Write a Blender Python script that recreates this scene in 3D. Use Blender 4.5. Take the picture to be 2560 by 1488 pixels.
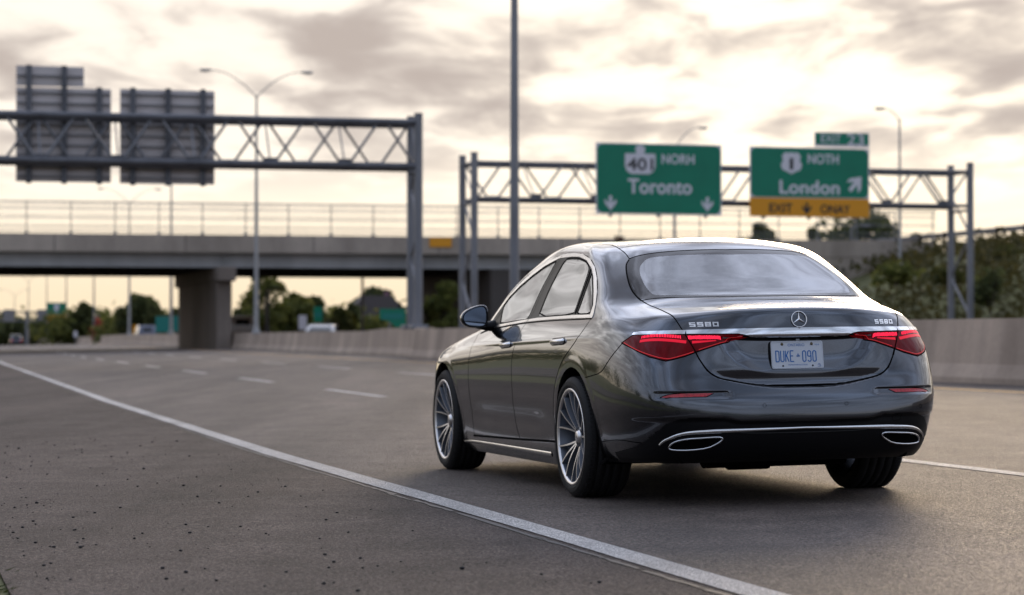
import bpy, bmesh, math, random
import numpy as np
from mathutils import Vector, Matrix
from mathutils.bvhtree import BVHTree
from mathutils.geometry import delaunay_2d_cdt

for o in list(bpy.data.objects):
    bpy.data.objects.remove(o)
SC = bpy.context.scene
COL = SC.collection
R = math.radians
rng = random.Random(7)

# ------------------------------------------------------------------ camera
HC = 0.9925                      # camera height
FOC = 6206.0                     # focal length in pixels of a 2560 px wide frame
PITCH = math.atan(99 / FOC)
cam = bpy.data.cameras.new('camera')
cam.sensor_width = 36.0
cam.lens = FOC / 2560 * 36
cam.clip_start = 0.1
cam.clip_end = 20000
cam.dof.use_dof = True
cam.dof.focus_distance = 13.4
cam.dof.aperture_fstop = 2.9
camo = bpy.data.objects.new('camera', cam)
COL.objects.link(camo)
camo.location = (0, 0, HC)
camo.rotation_euler = (R(90) + PITCH, 0, 0)
SC.camera = camo

# ------------------------------------------------------------------ sky
SUN_AZ, SUN_EL = R(10), R(14)    # right of straight ahead, low behind the clouds
world = bpy.data.worlds.new('World')
SC.world = world
world.use_nodes = True
nt = world.node_tree
for n in list(nt.nodes):
    nt.nodes.remove(n)


def N(t, typ, **kw):
    n = t.nodes.new(typ)
    for k, v in kw.items():
        if k == 'inp':
            for a, b in v.items():
                n.inputs[a].default_value = b
        else:
            setattr(n, k, v)
    return n


def build_sky():
    L = nt.links.new
    out = N(nt, 'ShaderNodeOutputWorld')
    bg = N(nt, 'ShaderNodeBackground')
    sky = N(nt, 'ShaderNodeTexSky', sky_type='NISHITA', sun_disc=False, sun_elevation=SUN_EL, sun_rotation=SUN_AZ,
            air_density=1.0, dust_density=2.0, ozone_density=1.5)
    tc = N(nt, 'ShaderNodeTexCoord')
    sep = N(nt, 'ShaderNodeSeparateXYZ')
    L(tc.outputs['Generated'], sep.inputs[0])

    def M(op, a, b=None, c=None, clamp=False):
        n = N(nt, 'ShaderNodeMath', operation=op, use_clamp=clamp)
        for i, q in enumerate((a, b, c)):
            if q is None:
                continue
            if isinstance(q, (int, float)):
                n.inputs[i].default_value = q
            else:
                L(q, n.inputs[i])
        return n.outputs[0]

    def ramp(v, a, b, lo=0.0, hi=1.0):
        n = N(nt, 'ShaderNodeMapRange', interpolation_type='SMOOTHSTEP')
        L(v, n.inputs[0])
        n.inputs[1].default_value, n.inputs[2].default_value = a, b
        n.inputs[3].default_value, n.inputs[4].default_value = lo, hi
        return n.outputs[0]

    def mixc(f, a, b):
        n = N(nt, 'ShaderNodeMix', data_type='RGBA')
        if isinstance(f, float):
            n.inputs[0].default_value = f
        else:
            L(f, n.inputs[0])
        for i, q in ((6, a), (7, b)):
            if isinstance(q, tuple):
                n.inputs[i].default_value = (*q, 1)
            else:
                L(q, n.inputs[i])
        return n.outputs[2]
    x, y, z = sep.outputs
    zz = M('ADD', M('ABSOLUTE', z), 0.055)
    # a cloud deck seen in perspective: direction divided by its height
    px, py = M('DIVIDE', x, zz), M('DIVIDE', y, zz)
    cmb = N(nt, 'ShaderNodeCombineXYZ')
    L(px, cmb.inputs[0]); L(py, cmb.inputs[1])

    def noise(scale, detail, rough, off, dist=0.0, sy=1.0):
        mp = N(nt, 'ShaderNodeMapping')
        mp.inputs['Location'].default_value = off
        mp.inputs['Scale'].default_value = (scale, scale * sy, scale)
        L(cmb.outputs[0], mp.inputs[0])
        n = N(nt, 'ShaderNodeTexNoise')
        n.inputs['Scale'].default_value = 1.0
        n.inputs['Detail'].default_value = detail
        n.inputs['Roughness'].default_value = rough
        n.inputs['Distortion'].default_value = dist
        L(mp.outputs[0], n.inputs['Vector'])
        return n.outputs['Fac']
    n1 = noise(1.25, 6, 0.50, (SKY_OFF[0], SKY_OFF[1], 3.0), 0.25, 0.42)
    n2 = noise(4.0, 6, 0.52, (7.7, 1.1, 8.0), 0.4, 0.45)
    n3 = noise(0.22, 3, 0.5, (2.0, 9.3, 1.0), 0.1, 1.0)
    dens = M('ADD', M('MULTIPLY', n1, 0.60), M('MULTIPLY', n2, 0.40))
    # angle to the hidden sun
    sd = (math.sin(SKYGLOW[0]) * math.cos(SKYGLOW[1]), math.cos(SKYGLOW[0]) * math.cos(SKYGLOW[1]), math.sin(SKYGLOW[1]))
    dp = N(nt, 'ShaderNodeVectorMath', operation='DOT_PRODUCT')
    L(tc.outputs['Generated'], dp.inputs[0])
    dp.inputs[1].default_value = sd
    ca = dp.outputs['Value']
    near = ramp(ca, 0.978, 1.0)           # within about 17 degrees
    wide = ramp(ca, -0.35, 0.9)           # front half of the sky
    low = ramp(z, 0.0, 0.085)             # 0 at the skyline
    high = ramp(z, 0.10, 0.5)
    # clear / thin cloud colour
    horizon = mixc(wide, (0.58, 0.565, 0.58), (0.80, 0.655, 0.455))
    upper = mixc(wide, (0.50, 0.58, 0.76), (0.92, 0.835, 0.73))
    base = mixc(low, horizon, upper)
    base = mixc(high, base, mixc(wide, (0.46, 0.60, 0.88), (1.05, 1.14, 1.42)))
    base = mixc(M('MULTIPLY', ramp(z, 0.13, 0.19), ramp(z, 0.55, 0.30)), base, mixc(wide, (0.42, 0.50, 0.66), (1.20, 1.16, 1.12)))
    nish = N(nt, 'ShaderNodeMix', data_type='RGBA', blend_type='ADD')
    nish.inputs[0].default_value = 0.0015   # the clear sky behind the cloud
    L(base, nish.inputs[6]); L(sky.outputs[0], nish.inputs[7])
    base = nish.outputs[2]
    glow = mixc(near, (0.0, 0.0, 0.0), (0.22, 0.17, 0.09))
    ad = N(nt, 'ShaderNodeMix', data_type='RGBA', blend_type='ADD')
    ad.inputs[0].default_value = 1.0
    L(ramp(z, 0.0, 0.10, 0.15, 1.0), ad.inputs[0])
    L(base, ad.inputs[6]); L(glow, ad.inputs[7])
    base = ad.outputs[2]
    # grey bellies of the clouds, thin out at the skyline
    belly = mixc(wide, (0.46, 0.48, 0.53), (0.55, 0.485, 0.44))
    belly = mixc(high, belly, mixc(wide, (0.34, 0.37, 0.46), (0.44, 0.47, 0.60)))
    m1 = ramp(dens, 0.37, 0.60)
    m1 = M('MULTIPLY', m1, ramp(z, 0.052, 0.092))
    m1 = M('MULTIPLY', m1, ramp(z, 0.13, 0.20, 1.0, 0.72))
    m1 = M('MULTIPLY', m1, ramp(n3, 0.30, 0.50, 0.45, 1.0))
    c = mixc(M('MULTIPLY', m1, 0.92), base, belly)
    m2 = M('MULTIPLY', ramp(dens, 0.47, 0.64), ramp(z, 0.05, 0.09))
    c = mixc(M('MULTIPLY', m2, 0.75), c, mixc(wide, (0.30, 0.32, 0.38), (0.41, 0.345, 0.31)))
    # bright rims
    rim = M('MULTIPLY', ramp(dens, 0.38, 0.46), ramp(dens, 0.54, 0.47))
    rim = M('MULTIPLY', rim, ramp(z, 0.02, 0.07))
    ad2 = N(nt, 'ShaderNodeMix', data_type='RGBA', blend_type='ADD')
    L(M('MULTIPLY', rim, 0.12), ad2.inputs[0])
    L(c, ad2.inputs[6])
    L(mixc(wide, (0.35, 0.37, 0.42), (0.75, 0.64, 0.50)), ad2.inputs[7])
    # torn streaks of cloud higher up
    n4 = noise(2.6, 7, 0.6, (4.4, 17.0, 2.0), 0.6, 0.55)
    n5 = noise(0.9, 5, 0.55, (9.1, 3.0, 6.0), 0.8, 1.3)
    stv = M('ADD', M('MULTIPLY', n4, 0.55), M('MULTIPLY', n5, 0.45))
    gain = ramp(stv, 0.40, 0.60, 0.55, 1.45)
    hm = ramp(z, 0.13, 0.20)
    gain = M('ADD', M('MULTIPLY', gain, hm), M('SUBTRACT', 1.0, hm))
    sc_ = N(nt, 'ShaderNodeVectorMath', operation='SCALE')
    L(ad2.outputs[2], sc_.inputs[0]); L(gain, sc_.inputs['Scale'])
    L(sc_.outputs[0], bg.inputs[0])
    bg.inputs[1].default_value = 1.0
    L(bg.outputs[0], out.inputs[0])


SKY_OFF = (14.8, 8.0)
SKYGLOW = (R(8), R(7))
build_sky()
world.cycles.sampling_method = 'MANUAL'
world.cycles.sample_map_resolution = 512

sun = bpy.data.lights.new('sun', 'SUN')
sun.energy = 0.85
sun.angle = R(17)
sun.color = (1.0, 0.76, 0.50)
suno = bpy.data.objects.new('sun', sun)
COL.objects.link(suno)
suno.rotation_euler = Vector((-math.sin(SUN_AZ) * math.cos(SUN_EL), -math.cos(SUN_AZ) * math.cos(SUN_EL), -math.sin(SUN_EL))).to_track_quat('-Z', 'Y').to_euler()

SC.view_settings.view_transform = 'Standard'
SC.view_settings.look = 'None'
SC.view_settings.exposure = 0.3
SC.view_settings.gamma = 1.0
SC.cycles.use_denoising = True
SC.cycles.max_bounces = 8
SC.cycles.transparent_max_bounces = 12
SC.cycles.caustics_reflective = False
SC.cycles.caustics_refractive = False
SC.cycles.sample_clamp_indirect = 6.0

# ------------------------------------------------------------------ materials
def mat(name, col, rough=0.6, metal=0.0, spec=0.5, coat=0.0, coat_rough=0.03, emit=None, emit_s=0.0,
        noise=None, bump=None):
    """Principled; noise = (scale, amount, detail, stretch) varies the colour, bump = (scale, distance)."""
    m = bpy.data.materials.new(name)
    m.use_nodes = True
    t = m.node_tree
    b = t.nodes['Principled BSDF']
    b.inputs['Base Color'].default_value = (*col, 1)
    b.inputs['Roughness'].default_value = rough
    b.inputs['Metallic'].default_value = metal
    b.inputs['Specular IOR Level'].default_value = spec
    b.inputs['Coat Weight'].default_value = coat
    b.inputs['Coat Roughness'].default_value = coat_rough
    if emit:
        b.inputs['Emission Color'].default_value = (*emit, 1)
        b.inputs['Emission Strength'].default_value = emit_s
    if noise or bump:
        tc = N(t, 'ShaderNodeTexCoord')
    if noise:
        sc, amt, det, st = noise
        mp = N(t, 'ShaderNodeMapping')
        mp.inputs['Scale'].default_value = st
        t.links.new(tc.outputs['Object'], mp.inputs[0])
        nz = N(t, 'ShaderNodeTexNoise')
        nz.inputs['Scale'].default_value = sc
        nz.inputs['Detail'].default_value = det
        nz.inputs['Roughness'].default_value = 0.6
        t.links.new(mp.outputs[0], nz.inputs['Vector'])
        cr = N(t, 'ShaderNodeValToRGB')
        e = cr.color_ramp.elements
        e[0].position, e[1].position = 0.3, 0.7
        e[0].color = (*[max(0, q * (1 - amt)) for q in col], 1)
        e[1].color = (*[min(1, q * (1 + amt)) for q in col], 1)
        t.links.new(nz.outputs['Fac'], cr.inputs[0])
        t.links.new(cr.outputs[0], b.inputs['Base Color'])
    if bump:
        nb = N(t, 'ShaderNodeTexNoise')
        nb.inputs['Scale'].default_value = bump[0]
        nb.inputs['Detail'].default_value = 4
        t.links.new(tc.outputs['Object'], nb.inputs['Vector'])
        bp = N(t, 'ShaderNodeBump')
        bp.inputs['Strength'].default_value = 0.6
        bp.inputs['Distance'].default_value = bump[1]
        t.links.new(nb.outputs['Fac'], bp.inputs['Height'])
        t.links.new(bp.outputs[0], b.inputs['Normal'])
    return m


def leaf_mat(name, c1, c2, c3, scale=0.5, trans=0.35):
    m = bpy.data.materials.new(name)
    m.use_nodes = True
    t = m.node_tree
    L = t.links.new
    b = t.nodes['Principled BSDF']
    out = t.nodes['Material Output']
    geo = N(t, 'ShaderNodeNewGeometry')
    tc = N(t, 'ShaderNodeTexCoord')
    nz = N(t, 'ShaderNodeTexNoise')
    nz.inputs['Scale'].default_value = scale
    nz.inputs['Detail'].default_value = 3
    L(tc.outputs['Object'], nz.inputs['Vector'])
    ad = N(t, 'ShaderNodeMath', operation='ADD')
    L(nz.outputs['Fac'], ad.inputs[0])
    mu = N(t, 'ShaderNodeMath', operation='MULTIPLY_ADD')
    L(geo.outputs['Random Per Island'], mu.inputs[0])
    mu.inputs[1].default_value = 0.4
    mu.inputs[2].default_value = -0.2
    L(mu.outputs[0], ad.inputs[1])
    cr = N(t, 'ShaderNodeValToRGB')
    e = cr.color_ramp.elements
    e[0].position, e[1].position = 0.3, 0.72
    e[0].color, e[1].color = (*c1, 1), (*c3, 1)
    k = e.new(0.5)
    k.color = (*c2, 1)
    L(ad.outputs[0], cr.inputs[0])
    L(cr.outputs[0], b.inputs['Base Color'])
    b.inputs['Roughness'].default_value = 0.7
    b.inputs['Specular IOR Level'].default_value = 0.2
    tr = N(t, 'ShaderNodeBsdfTranslucent')
    L(cr.outputs[0], tr.inputs[0])
    mx = N(t, 'ShaderNodeMixShader')
    mx.inputs[0].default_value = trans
    L(b.outputs[0], mx.inputs[1]); L(tr.outputs[0], mx.inputs[2])
    L(mx.outputs[0], out.inputs[0])
    return m


def asphalt_mat(name, col, rough, tone, fine=260.0, spec=0.5):
    m = bpy.data.materials.new(name)
    m.use_nodes = True
    t = m.node_tree
    L = t.links.new
    b = t.nodes['Principled BSDF']
    tc = N(t, 'ShaderNodeTexCoord')

    def nz(scale, det, rgh=0.6, vec=None, st=None):
        n = N(t, 'ShaderNodeTexNoise')
        n.inputs['Scale'].default_value = scale
        n.inputs['Detail'].default_value = det
        n.inputs['Roughness'].default_value = rgh
        if st:
            mp = N(t, 'ShaderNodeMapping')
            mp.inputs['Rotation'].default_value = (0, 0, R(-14))
            mp.inputs['Scale'].default_value = st
            L(tc.outputs['Object'], mp.inputs[0])
            L(mp.outputs[0], n.inputs['Vector'])
        else:
            L(tc.outputs['Object'], n.inputs['Vector'])
        return n.outputs['Fac']

    def rng_(v, a, b_, lo, hi):
        n = N(t, 'ShaderNodeMapRange')
        L(v, n.inputs[0])
        for i, q in enumerate((a, b_, lo, hi)):
            n.inputs[i + 1].default_value = q
        return n.outputs[0]

    def mul(a, b_):
        n = N(t, 'ShaderNodeMath', operation='MULTIPLY')
        L(a, n.inputs[0]); L(b_, n.inputs[1])
        return n.outputs[0]
    big = rng_(nz(1.0, 5, 0.6, st=(0.75, 0.06, 1)), 0.36, 0.64, 1 - tone, 1 + tone)     # wheel tracks, long patches
    mid = rng_(nz(1.7, 6, 0.65), 0.3, 0.7, 1 - tone * 0.7, 1 + tone * 0.7)
    vor = N(t, 'ShaderNodeTexVoronoi')
    vor.inputs['Scale'].default_value = fine * 0.42
    L(tc.outputs['Object'], vor.inputs['Vector'])
    grit = rng_(nz(fine, 3, 0.7), 0.25, 0.75, 0.45, 1.6)
    hs = N(t, 'ShaderNodeSeparateColor')
    L(vor.outputs['Color'], hs.inputs[0])
    stone = rng_(hs.outputs[0], 0.0, 1.0, 0.62, 1.45)
    chip = rng_(nz(fine * 0.26, 2, 0.8), 0.40, 0.62, 0.38, 1.85)
    stain = rng_(nz(0.85, 5, 0.6, st=(1.3, 0.5, 1)), 0.54, 0.68, 1.0, 0.70)
    dust = rng_(nz(0.55, 6, 0.65, st=(1.0, 0.8, 1)), 0.56, 0.70, 1.0, 1.35)
    f = mul(mul(mul(mul(big, mid), mul(grit, stone)), chip), mul(stain, dust))
    vm = N(t, 'ShaderNodeVectorMath', operation='SCALE')
    vm.inputs[0].default_value = col
    L(f, vm.inputs['Scale'])
    L(vm.outputs[0], b.inputs['Base Color'])
    L(rng_(hs.outputs[1], 0, 1, rough - 0.16, rough + 0.16), b.inputs['Roughness'])
    b.inputs['Specular IOR Level'].default_value = spec
    bp = N(t, 'ShaderNodeBump')
    bp.inputs['Strength'].default_value = 0.8
    bp.inputs['Distance'].default_value = 0.005
    hgt = N(t, 'ShaderNodeMath', operation='ADD')
    L(chip, hgt.inputs[0]); L(vor.outputs['Distance'], hgt.inputs[1])
    L(hgt.outputs[0], bp.inputs['Height'])
    L(bp.outputs[0], b.inputs['Normal'])
    return m


def concrete_mat(name, col, streak=0.18, scale=1.0):
    m = bpy.data.materials.new(name)
    m.use_nodes = True
    t = m.node_tree
    L = t.links.new
    b = t.nodes['Principled BSDF']
    tc = N(t, 'ShaderNodeTexCoord')
    outs = []
    for sc, st, lo, hi in ((0.8 * scale, (1.0, 1.0, 0.25), 1 - streak, 1 + streak), (0.35 * scale, (1, 1, 1), 0.86, 1.14), (14 * scale, (1, 1, 1), 0.93, 1.07)):
        mp = N(t, 'ShaderNodeMapping')
        mp.inputs['Scale'].default_value = st
        L(tc.outputs['Object'], mp.inputs[0])
        n = N(t, 'ShaderNodeTexNoise')
        n.inputs['Scale'].default_value = sc
        n.inputs['Detail'].default_value = 6
        n.inputs['Roughness'].default_value = 0.62
        L(mp.outputs[0], n.inputs['Vector'])
        r = N(t, 'ShaderNodeMapRange')
        L(n.outputs['Fac'], r.inputs[0])
        for i, q in enumerate((0.3, 0.7, lo, hi)):
            r.inputs[i + 1].default_value = q
        outs.append(r.outputs[0])
    a = N(t, 'ShaderNodeMath', operation='MULTIPLY')
    L(outs[0], a.inputs[0]); L(outs[1], a.inputs[1])
    a2 = N(t, 'ShaderNodeMath', operation='MULTIPLY')
    L(a.outputs[0], a2.inputs[0]); L(outs[2], a2.inputs[1])
    vm = N(t, 'ShaderNodeVectorMath', operation='SCALE')
    vm.inputs[0].default_value = col
    L(a2.outputs[0], vm.inputs['Scale'])
    L(vm.outputs[0], b.inputs['Base Color'])
    b.inputs['Roughness'].default_value = 0.9
    b.inputs['Specular IOR Level'].default_value = 0.25
    return m


def glass_mat(name, tint, ior=1.55, rough=0.0):
    m = bpy.data.materials.new(name)
    m.use_nodes = True
    t = m.node_tree
    L = t.links.new
    t.nodes.remove(t.nodes['Principled BSDF'])
    out = t.nodes['Material Output']
    fr = N(t, 'ShaderNodeFresnel')
    fr.inputs[0].default_value = ior
    tr = N(t, 'ShaderNodeBsdfTransparent')
    tr.inputs[0].default_value = (*tint, 1)
    gl = N(t, 'ShaderNodeBsdfGlossy')
    gl.inputs['Roughness'].default_value = rough
    gl.inputs[0].default_value = (0.95, 0.97, 1, 1)
    mx = N(t, 'ShaderNodeMixShader')
    L(fr.outputs[0], mx.inputs[0]); L(tr.outputs[0], mx.inputs[1]); L(gl.outputs[0], mx.inputs[2])
    L(mx.outputs[0], out.inputs[0])
    return m


M = {}
M['asphalt'] = asphalt_mat('road_asphalt', (0.084, 0.066, 0.056), 0.66, 0.42, spec=0.32)
M['shoulder'] = asphalt_mat('shoulder_asphalt', (0.060, 0.046, 0.040), 0.74, 0.38, spec=0.20)
M['paint_white'] = asphalt_mat('worn_white_paint', (0.46, 0.44, 0.42), 0.6, 0.16, 420)
M['paint_yellow'] = asphalt_mat('worn_yellow_paint', (0.66, 0.36, 0.09), 0.6, 0.12, 190)
M['tar'] = mat('crack_sealer', (0.022, 0.020, 0.020), 0.6)
M['stone'] = mat('loose_stone', (0.018, 0.016, 0.016), 0.8)
M['grass'] = leaf_mat('verge_grass', (0.035, 0.05, 0.012), (0.06, 0.075, 0.02), (0.11, 0.115, 0.035), 1.2)
M['soil'] = mat('grassy_soil', (0.105, 0.105, 0.036), 0.95, noise=(0.6, 0.45, 6, (1, 1, 1)))
M['barrier'] = concrete_mat('barrier_concrete', (0.42, 0.33, 0.26), 0.26)
M['bridge'] = concrete_mat('bridge_concrete', (0.40, 0.335, 0.275), 0.26, 0.5)
M['pier'] = concrete_mat('shaded_pier_concrete', (0.22, 0.18, 0.15), 0.3, 0.6)  # darker than the bridge concrete: shade under the deck put in the colour
M['girder'] = mat('girder_steel', (0.44, 0.43, 0.42), 0.6, noise=(0.4, 0.2, 4, (1, 1, 0.3)))
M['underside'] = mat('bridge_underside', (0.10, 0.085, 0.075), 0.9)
M['galv'] = mat('galvanised_steel', (0.22, 0.222, 0.238), 0.5, 0.55, noise=(1.5, 0.22, 4, (1, 1, 0.3)))
M['galv_dark'] = mat('weathered_steel', (0.135, 0.136, 0.148), 0.55, 0.45, noise=(1.5, 0.25, 4, (1, 1, 0.3)))
M['lamp_steel'] = mat('pale_lamp_steel', (0.36, 0.355, 0.35), 0.5, 0.2)
M['alu'] = mat('aluminium_sign_back', (0.62, 0.56, 0.54), 0.6, 0.0, noise=(1.0, 0.10, 3, (0.3, 1, 3)))
M['alu_dark'] = mat('aluminium_rib', (0.24, 0.225, 0.225), 0.6, 0.0)
M['sign_green'] = mat('sign_green', (0.001, 0.21, 0.118), 0.42, spec=0.4, noise=(0.8, 0.10, 3, (1, 1, 1)))
M['sign_yellow'] = mat('sign_yellow', (0.80, 0.33, 0.01), 0.45, spec=0.4)
M['sign_white'] = mat('sign_white', (0.72, 0.70, 0.74), 0.45)
M['sign_black'] = mat('sign_black', (0.02, 0.02, 0.02), 0.5)
M['teal'] = mat('sign_teal', (0.01, 0.20, 0.17), 0.5)
M['bark'] = mat('bark', (0.06, 0.045, 0.032), 0.95, noise=(6, 0.4, 4, (1, 1, 0.2)))
M['leaf_dark'] = leaf_mat('leaf_dark', (0.052, 0.064, 0.028), (0.092, 0.105, 0.038), (0.15, 0.155, 0.055), trans=.45)
M['leaf_mid'] = leaf_mat('leaf_mid', (0.070, 0.084, 0.022), (0.13, 0.14, 0.034), (0.20, 0.195, 0.052), trans=.45)
M['leaf_olive'] = leaf_mat('leaf_olive', (0.040, 0.046, 0.012), (0.075, 0.078, 0.020), (0.13, 0.115, 0.034))
M['leaf_red'] = leaf_mat('leaf_red', (0.20, 0.03, 0.02), (0.34, 0.06, 0.045), (0.45, 0.10, 0.07), 1.5)
M['bank'] = leaf_mat('bank_shrub', (0.055, 0.052, 0.017), (0.078, 0.070, 0.023), (0.105, 0.088, 0.030), 0.22, .40)
M['house_wall'] = mat('house_wall', (0.20, 0.10, 0.13), 0.8)
M['house_trim'] = mat('house_trim', (0.55, 0.52, 0.5), 0.7)
M['roof_shingle'] = mat('roof_shingle', (0.10, 0.085, 0.085), 0.9)
# car
M['car_paint'] = mat('graphite_paint', (0.086, 0.092, 0.104), 0.15, 1.0, 0.5, 1.0, 0.015)
M['car_black'] = mat('gloss_black_trim', (0.004, 0.004, 0.005), 0.42, 0.0, 0.22)
M['car_plastic'] = mat('matt_black_plastic', (0.012, 0.012, 0.012), 0.6)
M['gap'] = mat('panel_gap_black', (0.002, 0.002, 0.002), 0.9, spec=0.05)
M['chrome'] = mat('chrome', (0.80, 0.81, 0.83), 0.07, 1.0)
M['satin_chrome'] = mat('satin_chrome', (0.82, 0.81, 0.80), 0.22, 1.0)
M['glass'] = glass_mat('tinted_glass', (0.16, 0.17, 0.175), 3.2)
M['glass_rear'] = glass_mat('rear_glass', (0.26, 0.28, 0.30), 3.0)
M['mirror'] = mat('mirror_glass', (0.22, 0.25, 0.30), 0.02, 1.0)
M['frit'] = mat('black_glass_border', (0.016, 0.014, 0.013), 0.07, 0.0, 0.45)
M['lens'] = mat('dark_red_lens', (0.05, 0.001, 0.003), 0.06, 0.0, 0.16, 0.0, 0.01, emit=(0.6, 0.004, 0.015), emit_s=0.06, noise=(30, .6, 2, (1, 1, .15)))
M['led'] = mat('lit_red_led', (0.4, 0.01, 0.03), 0.3, spec=0.1, emit=(1.0, 0.02, 0.065), emit_s=1.5)
M['led_bar'] = mat('lit_red_bar', (0.3, 0.01, 0.02), 0.25, spec=0.15, emit=(0.9, 0.012, 0.04), emit_s=0.55)
M['led_line'] = mat('red_light_line', (0.4, 0.03, 0.03), 0.3, spec=0.15, emit=(0.95, 0.03, 0.04), emit_s=0.22)
M['clear_lens'] = mat('clear_lens', (0.16, 0.13, 0.14), 0.1, coat=1.0)
M['reflector'] = mat('red_reflector', (0.50, 0.02, 0.03), 0.25, coat=0.4, noise=(60, 0.3, 1, (1, 1, 1)))
M['plate'] = mat('plate_white', (0.60, 0.63, 0.68), 0.45)
M['plate_blue'] = mat('plate_blue', (0.004, 0.13, 0.42), 0.45)
M['bolt'] = mat('brass_bolt', (0.14, 0.11, 0.07), 0.4, 0.8)
M['tyre'] = mat('tyre_rubber', (0.014, 0.013, 0.013), 0.72, spec=0.3, noise=(40, 0.25, 3, (1, 1, 1)))
M['rim_face'] = mat('machined_alloy', (0.80, 0.77, 0.75), 0.36, 1.0)
M['rim_dark'] = mat('grey_alloy', (0.155, 0.168, 0.195), 0.42, 0.85)
M['disc'] = mat('brake_disc', (0.10, 0.10, 0.10), 0.45, 0.8)
M['liner'] = mat('wheel_liner', (0.006, 0.006, 0.006), 0.95, spec=0.05)
M['leather'] = mat('seat_leather', (0.035, 0.036, 0.040), 0.55, noise=(8, 0.15, 3, (1, 1, 1)))
M['cabin'] = mat('cabin_trim', (0.03, 0.03, 0.032), 0.8)

# ---------- car body surface: control net of a cubic B-spline (half body, y>=0) ----------
def sstep(a,b,x):
    t=np.clip((x-a)/(b-a),0,1);return t*t*(3-2*t)
def body_targets():
    T=[]
    c0=[(-1.10,0,.235),(-1.175,0,.29),(-1.222,0,.40),(-1.232,0,.50),(-1.215,0,.60),(-1.172,0,.70),(-1.156,0,.82),(-1.150,0,.93),(-1.138,0,1.015),(-1.128,0,1.060),(-1.098,0,1.081),(-1.0,0,1.096),(-.80,0,1.123),(-.575,0,1.150),(-.39,0,1.247),(-.19,0,1.348),(0,0,1.434),(.2,0,1.480),(.42,0,1.503),(.66,0,1.512)]
    c1=[(-1.088,.34,.235),(-1.165,.34,.29),(-1.211,.34,.40),(-1.220,.34,.50),(-1.204,.34,.60),(-1.160,.34,.70),(-1.144,.34,.82),(-1.136,.34,.93),(-1.117,.345,1.012),(-1.102,.345,1.053),(-1.068,.35,1.073),(-.97,.35,1.088),(-.775,.35,1.116),(-.555,.36,1.146),(-.37,.345,1.242),(-.175,.33,1.342),(.01,.31,1.424),(.21,.29,1.470),(.45,.2,1.498),(.72,0,1.512)]
    c2=[(-1.05,.60,.235),(-1.12,.615,.29),(-1.165,.62,.40),(-1.177,.625,.50),(-1.168,.625,.60),(-1.127,.62,.70),(-1.095,.615,.82),(-1.055,.625,.93),(-1.018,.635,.995),(-.988,.645,1.026),(-.945,.655,1.046),(-.86,.665,1.061),(-.69,.665,1.092),(-.495,.625,1.138),(-.32,.595,1.235),(-.13,.56,1.33),(.035,.53,1.402),(.23,.48,1.452),(.48,.33,1.490),(.80,0,1.512)]
    c3=[(-.98,.735,.235),(-1.03,.765,.29),(-1.065,.79,.40),(-1.09,.80,.50),(-1.085,.805,.60),(-1.06,.80,.70),(-1.02,.79,.82),(-.945,.78,.93),(-.888,.778,.983),(-.838,.777,1.013),(-.785,.775,1.035),(-.71,.768,1.053),(-.56,.745,1.088),(-.40,.715,1.135),(-.235,.68,1.232),(-.055,.642,1.325),(.10,.60,1.39),(.29,.54,1.445),(.54,.39,1.486),(.90,0,1.511)]
    c4=[(-.85,.81,.235),(-.87,.85,.29),(-.885,.885,.40),(-.895,.90,.50),(-.895,.908,.60),(-.88,.905,.70),(-.85,.893,.82),(-.785,.870,.93),(-.73,.857,.98),(-.68,.847,1.01),(-.63,.838,1.033),(-.565,.825,1.053),(-.445,.80,1.09),(-.30,.77,1.14),(-.15,.732,1.232),(.03,.690,1.325),(.17,.645,1.395),(.36,.575,1.45),(.62,.41,1.488),(1.0,0,1.51)]
    c5=[(-.60,.86,.225),(-.60,.90,.28),(-.60,.927,.39),(-.60,.942,.50),(-.60,.950,.60),(-.59,.950,.70),(-.575,.943,.81),(-.54,.924,.915),(-.51,.906,.97),(-.48,.891,1.005),(-.45,.877,1.032),(-.405,.862,1.055),(-.315,.840,1.095),(-.19,.808,1.147),(-.06,.770,1.232),(.10,.722,1.328),(.24,.677,1.402),(.43,.60,1.455),(.70,.42,1.490),(1.10,0,1.509)]
    c6=[(-.29,.88,.21),(-.29,.915,.275),(-.29,.937,.385),(-.29,.953,.50),(-.29,.963,.60),(-.29,.967,.70),(-.285,.962,.80),(-.28,.946,.90),(-.27,.929,.955),(-.25,.911,.995),(-.23,.895,1.025),(-.205,.880,1.05),(-.15,.862,1.085),(-.07,.833,1.14),(.05,.790,1.228),(.20,.742,1.33),(.34,.697,1.41),(.54,.615,1.462),(.80,.42,1.493),(1.2,0,1.508)]
    T=[c0,c1,c2,c3,c4,c5,c6]
    zs=[.155,.235,.38,.50,.60,.70,.80,.885,.94,.985,1.02,1.047,1.078,1.13,1.22,1.33,1.42,1.47,1.497,1.508]
    ys=[.893,.922,.938,.952,.962,.968,.968,.960,.944,.922,.902,.885,.868,.843,.803,.753,.708,.63,.43,0]
    tops={.05:{13:.09,14:.17,15:.31,16:.44,17:.62,18:.88,19:1.27},.4:{13:.40,14:.44,15:.52,16:.60,17:.74,18:.97,19:1.34},.8:{16:.86,17:.94,18:1.08,19:1.40},1.2:{19:1.45,18:1.26}}
    for x0,db in ((.05,0),(.4,0),(.8,0),(1.2,-.004)):
        c=[]
        for r in range(20):
            z=zs[r]+ (db if 6<r<14 else 0)
            y=ys[r]
            if x0==.05 and r<12: y-=.002
            if r>=16: z+= -.006*max(0,(.4-x0))+(.004 if x0==.8 and r<18 else 0)
            c.append((tops[x0].get(r,x0),y,z))
        T.append(c)
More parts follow.
